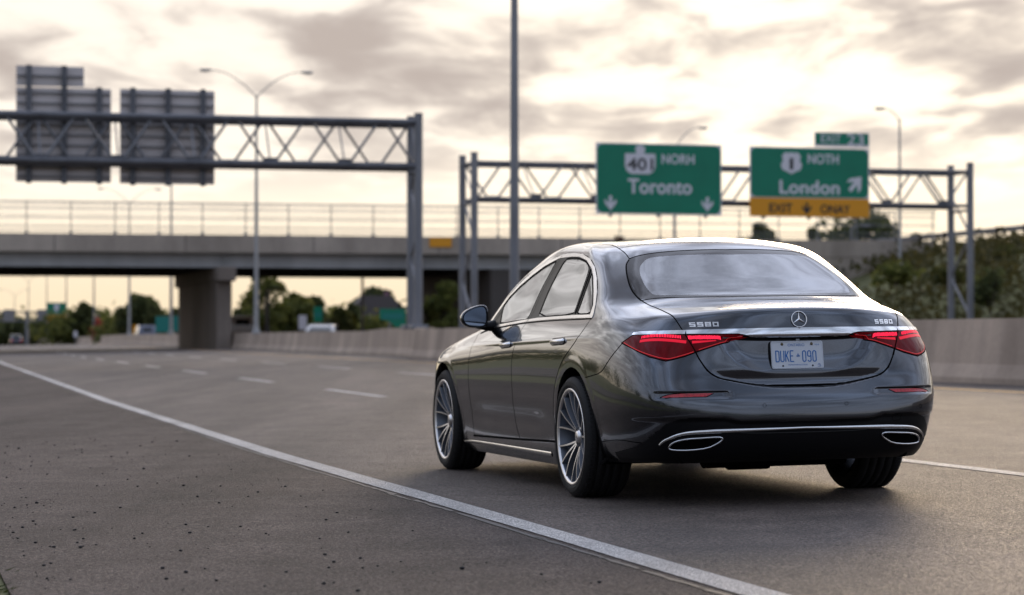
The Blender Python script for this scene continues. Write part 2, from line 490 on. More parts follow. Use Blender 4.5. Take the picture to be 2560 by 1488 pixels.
    def col(x0,db,up):
        c=[]
        for r in range(20):
            if r in up: c.append(up[r])
            else: c.append((x0,ys[r],zs[r]+db*max(0,min(1,(zs[r]-.55)/.45))))
        return c
    T.append(col(1.65,-.024,{14:(1.63,.80,1.205),15:(1.58,.756,1.30),16:(1.53,.712,1.385),17:(1.52,.63,1.445),18:(1.52,.43,1.478),19:(1.52,0,1.494)}))
    T.append(col(2.1,-.056,{12:(2.10,.866,1.025),13:(2.07,.842,1.085),14:(2.00,.812,1.16),15:(1.90,.780,1.245),16:(1.78,.738,1.325),17:(1.71,.66,1.395),18:(1.66,.46,1.452),19:(1.63,0,1.474)}))
    T.append(col(2.5,-.085,{10:(2.49,.897,.94),11:(2.47,.880,.965),12:(2.43,.862,.99),13:(2.37,.846,1.025),14:(2.27,.822,1.09),15:(2.14,.795,1.17),16:(2.00,.755,1.25),17:(1.95,.65,1.33),18:(1.94,.43,1.375),19:(1.94,0,1.395)}))
    T.append(col(2.9,-.11,{9:(2.9,.915,.885),10:(2.87,.893,.915),11:(2.83,.870,.94),12:(2.75,.845,.962),13:(2.64,.812,.985),14:(2.53,.765,1.01),15:(2.45,.70,1.05),16:(2.41,.61,1.11),17:(2.40,.50,1.165),18:(2.40,.30,1.205),19:(2.4,0,1.225)}))
    T.append(col(3.25,-.14,{8:(3.25,.935,.81),9:(3.25,.912,.85),10:(3.23,.880,.882),11:(3.19,.845,.905),12:(3.12,.80,.925),13:(3.03,.74,.945),14:(2.96,.67,.958),15:(2.91,.59,.97),16:(2.88,.48,.985),17:(2.87,.36,.998),18:(2.86,.2,1.008),19:(2.86,0,1.012)}))
    T.append([(3.58,.86,.20),(3.6,.89,.27),(3.6,.91,.38),(3.6,.925,.48),(3.6,.935,.56),(3.6,.936,.63),(3.6,.93,.70),(3.6,.916,.755),(3.6,.895,.795),(3.59,.865,.825),(3.57,.825,.848),(3.54,.78,.865),(3.5,.73,.878),(3.46,.67,.89),(3.42,.60,.90),(3.39,.52,.908),(3.37,.42,.917),(3.36,.31,.924),(3.35,.17,.929),(3.35,0,.931)])
    T.append([(3.83,.75,.20),(3.86,.78,.27),(3.88,.80,.36),(3.885,.81,.44),(3.88,.815,.52),(3.87,.81,.58),(3.86,.80,.635),(3.85,.785,.68),(3.835,.765,.715),(3.815,.74,.745),(3.79,.705,.77),(3.77,.665,.79),(3.75,.62,.805),(3.73,.57,.818),(3.72,.51,.828),(3.71,.44,.837),(3.70,.35,.845),(3.70,.26,.85),(3.70,.14,.853),(3.7,0,.855)])
    T.append([(4.0,.48,.20),(4.03,.50,.26),(4.05,.51,.34),(4.05,.51,.42),(4.045,.51,.50),(4.035,.51,.56),(4.025,.50,.61),(4.01,.49,.65),(3.995,.48,.69),(3.98,.47,.72),(3.96,.45,.75),(3.945,.43,.765),(3.93,.40,.778),(3.92,.37,.787),(3.91,.33,.793),(3.905,.28,.798),(3.9,.22,.802),(3.9,.16,.804),(3.9,.09,.806),(3.9,0,.807)])
    c20=[(4.05,0,.20),(4.08,0,.26),(4.10,0,.34),(4.10,0,.42),(4.095,0,.50),(4.085,0,.56),(4.075,0,.61),(4.06,0,.65),(4.045,0,.69),(4.03,0,.72),(4.015,0,.745),(4.0,0,.757),(3.99,0,.767),(3.985,0,.772),(3.98,0,.776),(3.976,0,.779),(3.972,0,.781),(3.968,0,.783),(3.964,0,.785),(3.96,0,.786)]
    T.append([(a-.012,.25 if r<10 else .25*(1-(r-9)/10.),z) for r,(a,b,z) in enumerate(c20)])
    T.append(c20)
    T=np.array(T,float);z=T[...,2]
    T[...,2]=z+.022*sstep(1.36,1.49,z)+.009*sstep(1.30,1.45,z)*sstep(.7,1.2,T[...,0])*sstep(2.2,1.7,T[...,0])
    T[2:5,:,1]-=.006
    return T
def bw(t):
    return np.array([(1-t)**3/6,(3*t**3-6*t**2+4)/6,(-3*t**3+3*t**2+3*t+1)/6,t**3/6])
def ghost(P):
    m=np.array([1,-1,1.])
    P=np.concatenate([P[1:2]*m,P,P[-2:-1]*m],0)
    top=P[:,-2:-1]*m
    bot=2*P[:,:1]-P[:,1:2]
    return np.concatenate([bot,P,top],1)
def evalgrid(P,us,vs):
    G=ghost(P);n,m=P.shape[:2]
    iu=np.minimum(us.astype(int),n-2);iv=np.minimum(vs.astype(int),m-2)
    bu=bw(us-iu);bv=bw(vs-iv);out=0
    for a in range(4):
        for b in range(4):
            out=out+bu[a][:,None,None]*bv[b][None,:,None]*G[(iu+a)[:,None],(iv+b)[None,:]]
    return out
def fit_net(T,it=3):
    P=T.copy();n,m=T.shape[:2];us=np.arange(n,dtype=float);vs=np.arange(m,dtype=float)
    for _ in range(it):
        E=T-evalgrid(P,us,vs);E[0,:,1]=0;E[-1,:,1]=0;E[:,-1,1]=0
        P=P+.85*E
    P[0,:,1]=0;P[-1,:,1]=0;P[:,-1,1]=0
    return P
def sstep(a,b,x):
    t=np.clip((x-a)/(b-a),0,1);return t*t*(3-2*t)
def sculpt(S):
    x,y,z=S[...,0].copy(),S[...,1].copy(),S[...,2].copy()
    rear=sstep(-.80,-.98,x)
    # flared arch lips
    for xc in (0.,3.216):
        r=np.hypot(x-xc,z-.3525)
        y=y+.002*sstep(.480,.435,r)*(np.abs(y)>.6)*(z<.9)
    # dished lower door
    y=y-.007*np.exp(-((z-.42)/.085)**2)*sstep(.35,.95,x)*sstep(2.75,2.15,x)
    # shoulder crease along the doors
    y=y+.0035*np.exp(-((z-(.925-.02*np.clip(x,0,3)))/.012)**2)*sstep(-.5,.2,x)*sstep(2.9,2.2,x)
    # recess for the number plate
    hw=np.interp(z,[.725,.75,.79,.84,.90],[.20,.30,.365,.41,.44])
    k_=32.
    d=-np.log(np.exp(-k_*np.clip(hw-np.abs(y),-.5,.5))+np.exp(-k_*np.clip((z-.735)*.9,-.5,.5)))/k_
    x=x+.032*sstep(-.035,.085,d)*sstep(.9225,.9125,z)*rear
    # tucked lower edge of the lid, shelf of the bumper below it
    ysl=np.interp(z,[.628,.645,.660,.680,.700,.736,.805],[.0,.20,.30,.40,.485,.535,.572])
    x=x+.022*sstep(.750,.672,z)*sstep(.630,.664,z)*sstep(-.01,.06,ysl-np.abs(y))*rear
    # hollow above the diffuser, step of the bumper
    zb=.468+.020*sstep(.37,.47,np.abs(y))
    x=x+.020*sstep(zb+.004,zb-.022,z)*rear
    # reflector pockets
    pk=sstep(.40,.46,np.abs(y))*sstep(.83,.79,np.abs(y))*sstep(.588,.598,z)*sstep(.632,.622,z)
    x=x+.010*pk*rear
    return np.stack([x,y,z],-1)
def body_grid(nu=12,nv=12):
    T=body_targets();P=fit_net(T)
    n,m=T.shape[:2]
    # finer sampling round the back and sides that face the camera
    us=[]
    for i in range(n-1):
        k=nu*2 if i in(0,2,1) else nu
        if i in (7,8,9,10): k=int(nu*2.6)
        if i in (5,6,11,12,13,14): k=nu*2
        us+=list(i+np.arange(k)/k)
    us.append(n-1);us=np.array(us)
    vs=[]
    for j in range(m-1):
        k=nv if j>10 else int(nv*1.4)
        vs+=list(j+np.arange(k)/k)
    vs.append(m-1);vs=np.array(vs)
    return sculpt(evalgrid(P,us,vs))
# ------------------------------------------------------------------ scene helpers
def tag(o, label=None, cat=None, group=None, kind=None):
    if label:
        o['label'] = label
    if cat:
        o['category'] = cat
    if group:
        o['group'] = group
    if kind:
        o['kind'] = kind
    return o


def empty(name, loc=(0, 0, 0), rz=0.0, label=None, cat=None, group=None):
    o = bpy.data.objects.new(name, None)
    COL.objects.link(o)
    o.location = loc
    o.rotation_euler = (0, 0, rz)
    o.empty_display_size = 0.2
    return tag(o, label, cat, group)


def link_mesh(name, me, mats, parent=None):
    for m in (mats if isinstance(mats, (list, tuple)) else [mats]):
        me.materials.append(m)
    o = bpy.data.objects.new(name, me)
    COL.objects.link(o)
    if parent is not None:
        o.parent = parent
    return o


class MB:
    """Collects shapes and links them as one mesh object."""

    def __init__(s):
        s.v, s.f, s.m, s.sm = [], [], [], []

    def add(s, v, f, mi=0, smooth=False):
        b = len(s.v)
        s.v += [tuple(p) for p in v]
        s.f += [tuple(i + b for i in q) for q in f]
        s.m += [mi] * len(f)
        s.sm += [smooth] * len(f)

    def box(s, c, d, rot=None, mi=0, bev=0.0):
        hx, hy, hz = d[0] / 2, d[1] / 2, d[2] / 2
        if bev > 0:
            b = min(bev, hx * .9, hy * .9, hz * .9)
            v = []
            for sx in (-1, 1):
                for sy in (-1, 1):
                    for sz in (-1, 1):
                        v += [(sx * hx, sy * (hy - b), sz * (hz - b)), (sx * (hx - b), sy * hy, sz * (hz - b)), (sx * (hx - b), sy * (hy - b), sz * hz)]
            bm = bmesh.new()
            for p in v:
                bm.verts.new(p)
            bmesh.ops.convex_hull(bm, input=bm.verts[:])
            bm.verts.index_update()
            v = [q.co.copy() for q in bm.verts]
            f = [[q.index for q in w.verts] for w in bm.faces]
            bm.free()
        else:
            v = [Vector((x, y, z)) for x in (-hx, hx) for y in (-hy, hy) for z in (-hz, hz)]
            f = [(0, 1, 3, 2), (4, 6, 7, 5), (0, 4, 5, 1), (2, 3, 7, 6), (0, 2, 6, 4), (1, 5, 7, 3)]
        c = Vector(c)
        s.add([(rot @ Vector(p) if rot else Vector(p)) + c for p in v], f, mi)

    def tube(s, pts, rad, n=8, mi=0, cap=True, closed=False, smooth=True):
        pts = [Vector(p) for p in pts]
        k = len(pts)
        if not isinstance(rad, (list, tuple)):
            rad = [rad] * k
        rings = []
        up = None
        for i in range(k):
            if closed:
                d = pts[(i + 1) % k] - pts[i - 1]
            else:
                d = pts[min(i + 1, k - 1)] - pts[max(i - 1, 0)]
            d.normalize()
            if up is None:
                up = Vector((0, 0, 1)) if abs(d.z) < .9 else Vector((1, 0, 0))
            a = up - d * up.dot(d)
            a.normalize()
            up = a
            b = d.cross(a)
            rings.append([pts[i] + (a * math.cos(2 * math.pi * j / n) + b * math.sin(2 * math.pi * j / n)) * rad[i] for j in range(n)])
        v = [p for r in rings for p in r]
        f = []
        for i in range(k if closed else k - 1):
            i2 = (i + 1) % k
            for j in range(n):
                f.append((i * n + j, i * n + (j + 1) % n, i2 * n + (j + 1) % n, i2 * n + j))
        s.add(v, f, mi, smooth)
        if cap and not closed:
            s.add(rings[0], [tuple(range(n - 1, -1, -1))], mi)
            s.add(rings[-1], [tuple(range(n))], mi)

    def bar(s, a, b, w, h=None, mi=0):
        """Rectangular bar from a to b."""
        a, b = Vector(a), Vector(b)
        d = b - a
        q = d.to_track_quat('Y', 'Z').to_matrix()
        s.box((a + b) / 2, (w, d.length, h or w), q, mi)

    def lathe(s, prof, axis='y', n=48, mi=0, smooth=True, mis=None):
        k = len(prof)
        v = []
        for r, h in prof:
            for j in range(n):
                t = 2 * math.pi * j / n
                v.append((r * math.cos(t), h, r * math.sin(t)) if axis == 'y' else (r * math.cos(t), r * math.sin(t), h))
        for i in range(k - 1):
            f = [(i * n + j, (i + 1) * n + j, (i + 1) * n + (j + 1) % n, i * n + (j + 1) % n) for j in range(n)]
            b = len(s.v)
            s.f += [tuple(q + b for q in w) for w in f]
            s.m += [mis[i] if mis else mi] * n
            s.sm += [smooth] * n
        s.v += v

    def prism(s, poly, y0, y1, mi=0):
        """Outline in (x, z) pushed along y."""
        n = len(poly)
        v = [(p[0], y0, p[1]) for p in poly] + [(p[0], y1, p[1]) for p in poly]
        f = [tuple(range(n)), tuple(range(2 * n - 1, n - 1, -1))] + [(i, i + n, (i + 1) % n + n, (i + 1) % n) for i in range(n)]
        s.add(v, f, mi)

    def build(s, name, mats, parent=None, fix=True):
        me = bpy.data.meshes.new(name)
        me.from_pydata(s.v, [], s.f)
        me.polygons.foreach_set('material_index', s.m)
        me.polygons.foreach_set('use_smooth', s.sm)
        if fix:
            bm = bmesh.new()
            bm.from_mesh(me)
            bmesh.ops.recalc_face_normals(bm, faces=bm.faces[:])
            bm.to_mesh(me)
            bm.free()
        me.update()
        return link_mesh(name, me, mats, parent)


def mesh_np(name, V, F, mats, parent=None, normals=None, mi=None):
    me = bpy.data.meshes.new(name)
    me.from_pydata(V.tolist() if hasattr(V, 'tolist') else V, [], F.tolist() if hasattr(F, 'tolist') else F)
    me.polygons.foreach_set('use_smooth', [True] * len(me.polygons))
    if mi is not None:
        me.polygons.foreach_set('material_index', mi)
    if normals is not None:
        me.normals_split_custom_set_from_vertices([tuple(n) for n in normals])
    me.update()
    return link_mesh(name, me, mats, parent)


def text_flat(txt, size=1.0):
    """Filled outline of a line of text as flat triangles (verts, faces), bounding box centred."""
    cu = bpy.data.curves.new('txt', 'FONT')
    cu.body = txt
    cu.size = size
    cu.resolution_u = 4
    o = bpy.data.objects.new('txt', cu)
    COL.objects.link(o)
    dg = bpy.context.evaluated_depsgraph_get()
    me = o.evaluated_get(dg).to_mesh()
    v = np.array([tuple(p.co)[:2] for p in me.vertices])
    f = [tuple(p.vertices) for p in me.polygons]
    o.evaluated_get(dg).to_mesh_clear()
    bpy.data.objects.remove(o)
    bpy.data.curves.remove(cu)
    lo, hi = v.min(0), v.max(0)
    return v - (lo + hi) / 2, f, hi - lo


def text_fit(txt, w, h):
    v, f, d = text_flat(txt)
    return v * np.array([w / d[0], h / d[1]]), f


# ground: a banked plane (the carriageway leans down to the left)
def zg(x, y):
    xc = max(-120.0, min(45.0, x))
    yc = max(-60.0, min(260.0, y))
    return 0.01611 * xc + 0.003674 * yc


DIR = Vector((-0.2419, 0.9703, 0))
RGT = Vector((0.9703, 0.2419, 0))
_so = [-80, 0, 13, 20, 37, 58, 90, 110, 153, 238, 300, 357, 460, 900]
_oo = [.3, .12, .07, .0, .10, .40, .85, 1.2, 2.6, 5.0, 5.9, 6.2, 6.7, 9.0]


def road(s, w, dz=0.0):
    s, w = float(s), float(w)
    q = DIR * s + RGT * (w + float(np.interp(s, _so, _oo)))
    return Vector((q.x, q.y, zg(q.x, q.y) + dz))


def at(u, v, D):
    """World point on the sight line of pixel (u, v) of the 2520 px wide view, D metres ahead."""
    k = 2560 / 2520
    return Vector(((u * k - 1280) / FOC * D, D, HC + (843 - v * k) / FOC * D))


def strip(name, ss, w0, w1, dz, m, mb=None, wobble=0.0):
    mb2 = mb or MB()
    v = []
    for s_ in ss:
        a = wobble * (rng.random() - .5)
        v += [road(s_, w0 + a, dz), road(s_, w1 + wobble * (rng.random() - .5), dz)]
    f = [(2 * i, 2 * i + 1, 2 * i + 3, 2 * i + 2) for i in range(len(ss) - 1)]
    mb2.add(v, f)
    if mb is None:
        return mb2.build(name, m, fix=False)
# ------------------------------------------------------------------ ground and carriageways
def build_ground():
    # terrain: one sheet out to the skyline, just under the paved parts
    xs = [-9000, -3000, -1000, -400, -200, -120, -80, -60, -45, -30, -20, -10, 0, 10, 20, 30, 45, 70, 120, 300, 1000, 3000, 9000]
    ys = [-3000, -800, -200, -60, -20, 0, 15, 30, 50, 75, 100, 130, 160, 200, 260, 330, 420, 600, 1000, 2500, 6000, 15000]
    v = []
    for y in ys:
        for x in xs:
            v.append((x, y, zg(x, y) - .10))
    nx = len(xs)
    f = [(j * nx + i, j * nx + i + 1, (j + 1) * nx + i + 1, (j + 1) * nx + i) for j in range(len(ys) - 1) for i in range(nx - 1)]
    mb = MB(); mb.add(v, f)
    tag(mb.build('ground', M['soil'], fix=False), kind='structure')
    ss = [-60, -40, -25, -10] + list(np.arange(0, 60, 2.0)) + list(np.arange(60, 200, 5.0)) + list(np.arange(200, 620, 15.0))
    tag(strip('road', ss, 3.02, 17.2, 0.0, M['asphalt']), kind='structure')
    tag(strip('shoulder', ss, 0.36, 3.02, 0.0, M['shoulder']), kind='structure')
    tag(strip('opposite_road', [q for q in ss if q > 5], 17.6, 44.0, -0.02, M['asphalt']), kind='structure')
    # left verge: level grass, then a bank
    mb = MB(); v = []
    ws = [(0.36, -.012), (0.1, -.03), (-1.5, -.11), (-9.5, -.12), (-12, .0), (-20, .8), (-28, 1.4), (-70, 1.8)]
    for s_ in ss:
        for w, dz in ws:
            v.append(road(s_, w, dz + (.03 * rng.random() if w < 0 else 0)))
    k = len(ws)
    mb.add(v, [(i * k + j, (i + 1) * k + j, (i + 1) * k + j + 1, i * k + j + 1) for i in range(len(ss) - 1) for j in range(k - 1)])
    tag(mb.build('verge', M['soil'], fix=False), kind='structure')
    tag(strip('unseen_asphalt', ss, -9.0, -1.8, -.06, M['asphalt']), kind='structure')  # out of view, added so the doors reflect more grey than green
    # painted lines
    near = list(np.arange(0, 45, 1.0)) + list(np.arange(45, 150, 3.0)) + list(np.arange(150, 420, 10))
    mb = MB(); strip('', near, 2.925, 3.085, .004, None, mb, .012)
    tag(mb.build('edge_line', M['paint_white'], fix=False), kind='structure')
    mb = MB()
    for k in range(-3, 24):
        a = 36.2 + 12.2 * k
        strip('', list(np.linspace(a, a + 5.4, 8)), 6.90, 7.05, .004, None, mb, .012)
    tag(mb.build('lane_dashes', M['paint_white'], fix=False), kind='structure')
    mb = MB()
    for k in range(-2, 22):
        a = 39.0 + 12.2 * k
        strip('', list(np.linspace(a, a + 5.4, 8)), 10.95, 11.10, .004, None, mb, .012)
    tag(mb.build('far_lane_dashes', M['paint_white'], fix=False), kind='structure')
    mb = MB(); strip('', near, 14.80, 14.95, .004, None, mb, .01)
    tag(mb.build('yellow_line', M['paint_yellow'], fix=False), kind='structure')
    # open joint and cracks beside the white line
    mb = MB()
    s_ = 7.0
    while s_ < 26:
        ln = .5 + rng.random() * 1.4
        w = 2.855 + .02 * rng.random()
        strip('', list(np.linspace(s_, s_ + ln, 9)), w, w + .018 + .016 * rng.random(), .003, None, mb, .016)
        s_ += ln * (.8 + .35 * rng.random())
    for (sa, wa, sb, wb) in ((14.5, 1.0, 14.9, 2.75), (19.2, .6, 18.6, 2.8), (20.4, .5, 20.6, 2.4), (12.6, 5.1, 15.7, 3.9), (15.7, 3.9, 19.5, 4.6)):
        p = []
        for q in np.linspace(0, 1, 22):
            p.append((sa + (sb - sa) * q + .06 * (rng.random() - .5), wa + (wb - wa) * q + .05 * (rng.random() - .5)))
        v = []
        for q, (a, b) in enumerate(p):
            h = .003 + .006 * rng.random()
            if abs(sb - sa) > abs(wb - wa):
                v += [road(a, b - h, .0025), road(a, b + h, .0025)]
            else:
                v += [road(a - h, b, .0025), road(a + h, b, .0025)]
        mb.add(v, [(2 * i, 2 * i + 1, 2 * i + 3, 2 * i + 2) for i in range(len(p) - 1)])
    tag(mb.build('road_cracks', M['tar'], fix=False), kind='structure')
    # loose stones on the shoulder
    mb = MB()
    for i in range(420):
        w = .5 + 2.1 * rng.random() ** 1.7
        s_ = 8.0 + 16 * rng.random() ** 1.3
        if i % 6 == 0:
            w = .6 + 2.2 * rng.random()
        r = .0025 + .0055 * rng.random() ** 3
        if i % 40 == 0:
            r = .0095
        c = road(s_, w, r * .55)
        bm = bmesh.new()
        bmesh.ops.create_icosphere(bm, subdivisions=1, radius=r)
        for q in bm.verts:
            q.co = Vector((q.co.x * (1.1 + .5 * rng.random()), q.co.y * (.8 + .4 * rng.random()), q.co.z * (.6 + .3 * rng.random())))
        bm.verts.index_update()
        mb.add([q.co + c for q in bm.verts], [[q.index for q in w_.verts] for w_ in bm.faces])
        bm.free()
    tag(mb.build('loose_gravel', M['stone'], fix=False), kind='stuff')


def leaves_mesh(name, C, size, m, parent=None, flat=0.0, seed=1):
    """Many leaf-sized quads at the points C."""
    g = np.random.default_rng(seed)
    C = np.asarray(C, float)
    n = len(C)
    a = g.normal(size=(n, 3)); a[:, 2] *= (1 - flat)
    a /= np.linalg.norm(a, axis=1, keepdims=True)
    b = np.cross(a, g.normal(size=(n, 3)))
    b /= np.linalg.norm(b, axis=1, keepdims=True)
    s = (size * (.55 + .9 * g.random((n, 1))))
    a *= s; b *= s * .62
    V = np.stack([C - a, C + b * .8 - a * .1, C + a, C - b * .8 - a * .1], 1).reshape(-1, 3)
    F = np.arange(4 * n).reshape(n, 4)
    me = bpy.data.meshes.new(name)
    me.from_pydata(V.tolist(), [], F.tolist())
    me.update()
    return link_mesh(name, me, m, parent)


def build_grass():
    g = np.random.default_rng(5)
    V, F = [], []
    for i in range(2600):
        s_ = 7.6 + 5.0 * g.random()
        w = .33 - 1.3 * g.random() ** 1.4
        b = road(s_, w, -.03)
        h = .012 + .035 * g.random()
        ang = g.random() * 6.28
        d = Vector((math.cos(ang), math.sin(ang), 0))
        l = Vector((g.normal() * .04, g.normal() * .04, h))
        k = len(V)
        V += [b - d * .003, b + d * .003, b + l * .6 + d * .002, b + l + Vector((l.x, l.y, 0)) * .5]
        F.append((k, k + 1, k + 2, k + 3))
    me = bpy.data.meshes.new('grass')
    me.from_pydata([tuple(p) for p in V], [], F)
    tag(link_mesh('grass', me, M['grass']), kind='stuff')


def build_woods():
    """Woods on the bank to the left and behind, seen in the car's paint."""
    g = np.random.default_rng(9)
    C = []
    for i in range(120):
        s_ = -70 + 330 * g.random()
        w = -30 - 10 * g.random()
        h = 2.5 + 3.5 * g.random()
        c = road(s_, w, 1.3)
        p = g.normal(size=(300, 3)) * [1.9, 1.9, h * .26] + [c.x, c.y, c.z + h * .50]
        C.append(p)
    for i in range(70):
        c = Vector((-45 + 110 * g.random(), -75 - 14 * g.random(), 0))
        h = 3.5 + 4 * g.random()
        C.append(g.normal(size=(300, 3)) * [2.2, 2.2, h * .26] + [c.x, c.y, c.z + h * .50])
    tag(leaves_mesh('woods', np.concatenate(C), .30, M['leaf_dark'], seed=3), kind='stuff')


def build_barrier():
    mb = MB()
    ss = [6, 15, 25, 34, 42, 50, 58, 66, 74, 80, 83.5, 85.5, 87, 90, 95, 100, 110, 120, 130, 140, 150, 165, 180, 200, 230, 260, 300, 340, 380, 430, 480]
    w0 = [16.42 if q <= 83.5 else (16.9 if q == 85.5 else 17.45) for q in ss]
    ht = [1.02 if q <= 83.5 else (1.06 if q < 96 else .96) for q in ss]
    prof = [(0.0, 0.0), (0.0, .09), (.10, .30), (.19, 1.0), (.22, 1.0), (.50, 1.0), (.53, 1.0), (.62, .30), (.72, .09), (.72, 0.0)]
    v = []
    k = len(prof)
    for s_, w, h in zip(ss, w0, ht):
        for a, b in prof:
            v.append(road(s_, w + a, b * h - (.03 if b == 0 else 0)))
    f = [(i * k + j, i * k + j + 1, (i + 1) * k + j + 1, (i + 1) * k + j) for i in range(len(ss) - 1) for j in range(k - 1)]
    f.append(tuple(range(k)))
    mb.add(v, f)
    # joints
    for q in np.arange(20, 84, 21.0):
        for a, b, c, d in ((.096, .30, .186, .985),):
            p = [road(q, 16.42 + a - .004, b * 1.02), road(q + .03, 16.42 + a - .004, b * 1.02), road(q + .03, 16.42 + c - .004, d * 1.02), road(q, 16.42 + c - .004, d * 1.02)]
            mb.add(p, [(0, 1, 2, 3)], 1)
    o = mb.build('concrete_barrier', [M['barrier'], M['underside']])
    tag(o, 'long low concrete barrier with stained grey face running along the far side of the road', 'barrier')


def build_bank():
    """Approach embankment to the bridge on the right."""
    mb = MB()
    ss = list(np.arange(78, 176, 6.0))
    rows = [(47.7, 0.0), (50.2, .7), (53.2, 2.1), (56.2, 3.5), (59.2, 4.7), (62.2, 5.45), (64.7, 5.7), (77, 5.8), (95, 5.5)]
    v = []
    k = len(rows)
    for s_ in ss:
        for w, h in rows:
            p = road(s_, w)
            v.append((p.x, p.y, zg(p.x, p.y) - .1 + h + (.25 * (rng.random() - .5) if h > .2 and w < 60 else 0)))
    mb.add(v, [(i * k + j, i * k + j + 1, (i + 1) * k + j + 1, (i + 1) * k + j) for i in range(len(ss) - 1) for j in range(k - 1)])
    # end slope towards the bridge opening
    a = [road(172, w, h - .1) for w, h in rows[:7]]
    b = [road(172, 30 + (w - 45) * .9, h - .1) for w, h in rows[:7]]
    tag(mb.build('embankment', M['soil'], fix=False), kind='structure')
    g = np.random.default_rng(21)
    C = []
    for i in range(520):
        s_ = 80 + 92 * g.random()
        w = 48.6 + 15.5 * g.random()
        h = np.interp(w, [r[0] for r in rows], [r[1] for r in rows])
        if s_ > 138 and w < 57:
            continue
        p = road(s_, w)
        n = 42
        C.append(g.normal(size=(n, 3)) * [.95, .95, .34] + [p.x, p.y, zg(p.x, p.y) + h + .15])
    tag(leaves_mesh('bank_scrub', np.concatenate(C), .20, M['bank'], seed=4), kind='stuff')


def bush(loc, r, h, n, m, label, name='bush', cat='bush', group=None, seed=0, size=.2):
    g = np.random.default_rng(seed + 100)
    root = empty(name, loc, 0, label, cat, group)
    C = []
    for i in range(max(4, n // 40)):
        a = g.normal(size=3) * [r * .42, r * .42, 0]
        t = g.random()
        c = np.array([a[0] * (1.1 - .7 * t), a[1] * (1.1 - .7 * t), h * (.18 + .68 * t)])
        C.append(g.normal(size=(40, 3)) * [r * .26, r * .26, h * .10] + c)
    leaves_mesh('foliage', np.concatenate(C), size, m, root, seed=seed)
    mb = MB()
    for i in range(4):
        a = i * 1.6 + g.random()
        mb.tube([(0, 0, -.1), (.2 * r * math.cos(a), .2 * r * math.sin(a), h * .3), (.4 * r * math.cos(a), .4 * r * math.sin(a), h * .62)], [.05, .035, .015], 5)
    mb.build('stem', M['bark'], root)
    return root


def tree(loc, h, r, label, m='leaf_dark', n=1600, seed=0, leaf=.34, trunk=.30, sparse=.0, name='tree', group=None, low=.28):
    g = np.random.default_rng(seed)
    root = empty(name, loc, 0, label, 'tree', group)
    mb = MB()
    tr = .018 * h + .06
    lean = g.normal(size=2) * .02 * h
    top = Vector((lean[0], lean[1], h * .72))
    mb.tube([(0, 0, -.3), (lean[0] * .2, lean[1] * .2, h * .25), (lean[0] * .6, lean[1] * .6, h * .5), top], [tr, tr * .8, tr * .5, tr * .15], 8)
    blobs = []
    k = 16
    for i in range(k):
        a = 6.283 * i / k * 2.4 + g.random()
        t = low + (1 - low) * (i + g.random() * .8) / k
        prof = math.sin(math.pi * min(1, max(0.05, (t - low) / (1.0 - low))) ** .75) ** .7
        rr = r * prof * (.55 + .45 * g.random())
        c = Vector((rr * .72 * math.cos(a) + lean[0] * t, rr * .72 * math.sin(a) + lean[1] * t, h * t * .94))
        blobs.append((c, r * (.24 + .22 * g.random())))
        s0 = Vector((lean[0] * t * .6, lean[1] * t * .6, h * max(.2, t - .22) * .75))
        mb.tube([s0, s0.lerp(c, .55) + Vector((0, 0, .02 * h)), c], [tr * .38, tr * .24, tr * .07], 5)
    mb.build('trunk', M['bark'], root)
    C = []
    for c, br in blobs:
        q = g.normal(size=(int(n / k), 3))
        q /= np.linalg.norm(q, axis=1, keepdims=True)
        q *= (br * (.35 + .75 * g.random((len(q), 1)) ** .6)) * np.array([1, 1, .78])
        C.append(q + np.array(c))
    P = np.concatenate(C)
    if sparse:
        P = P[g.random(len(P)) > sparse]
    leaves_mesh('crown', P, leaf, M[m], root, seed=seed + 5)
    return root


def gpos(u, D, dz=0.0):
    p = at(u, 0, D)
    return Vector((p.x, p.y, zg(p.x, p.y) + dz))


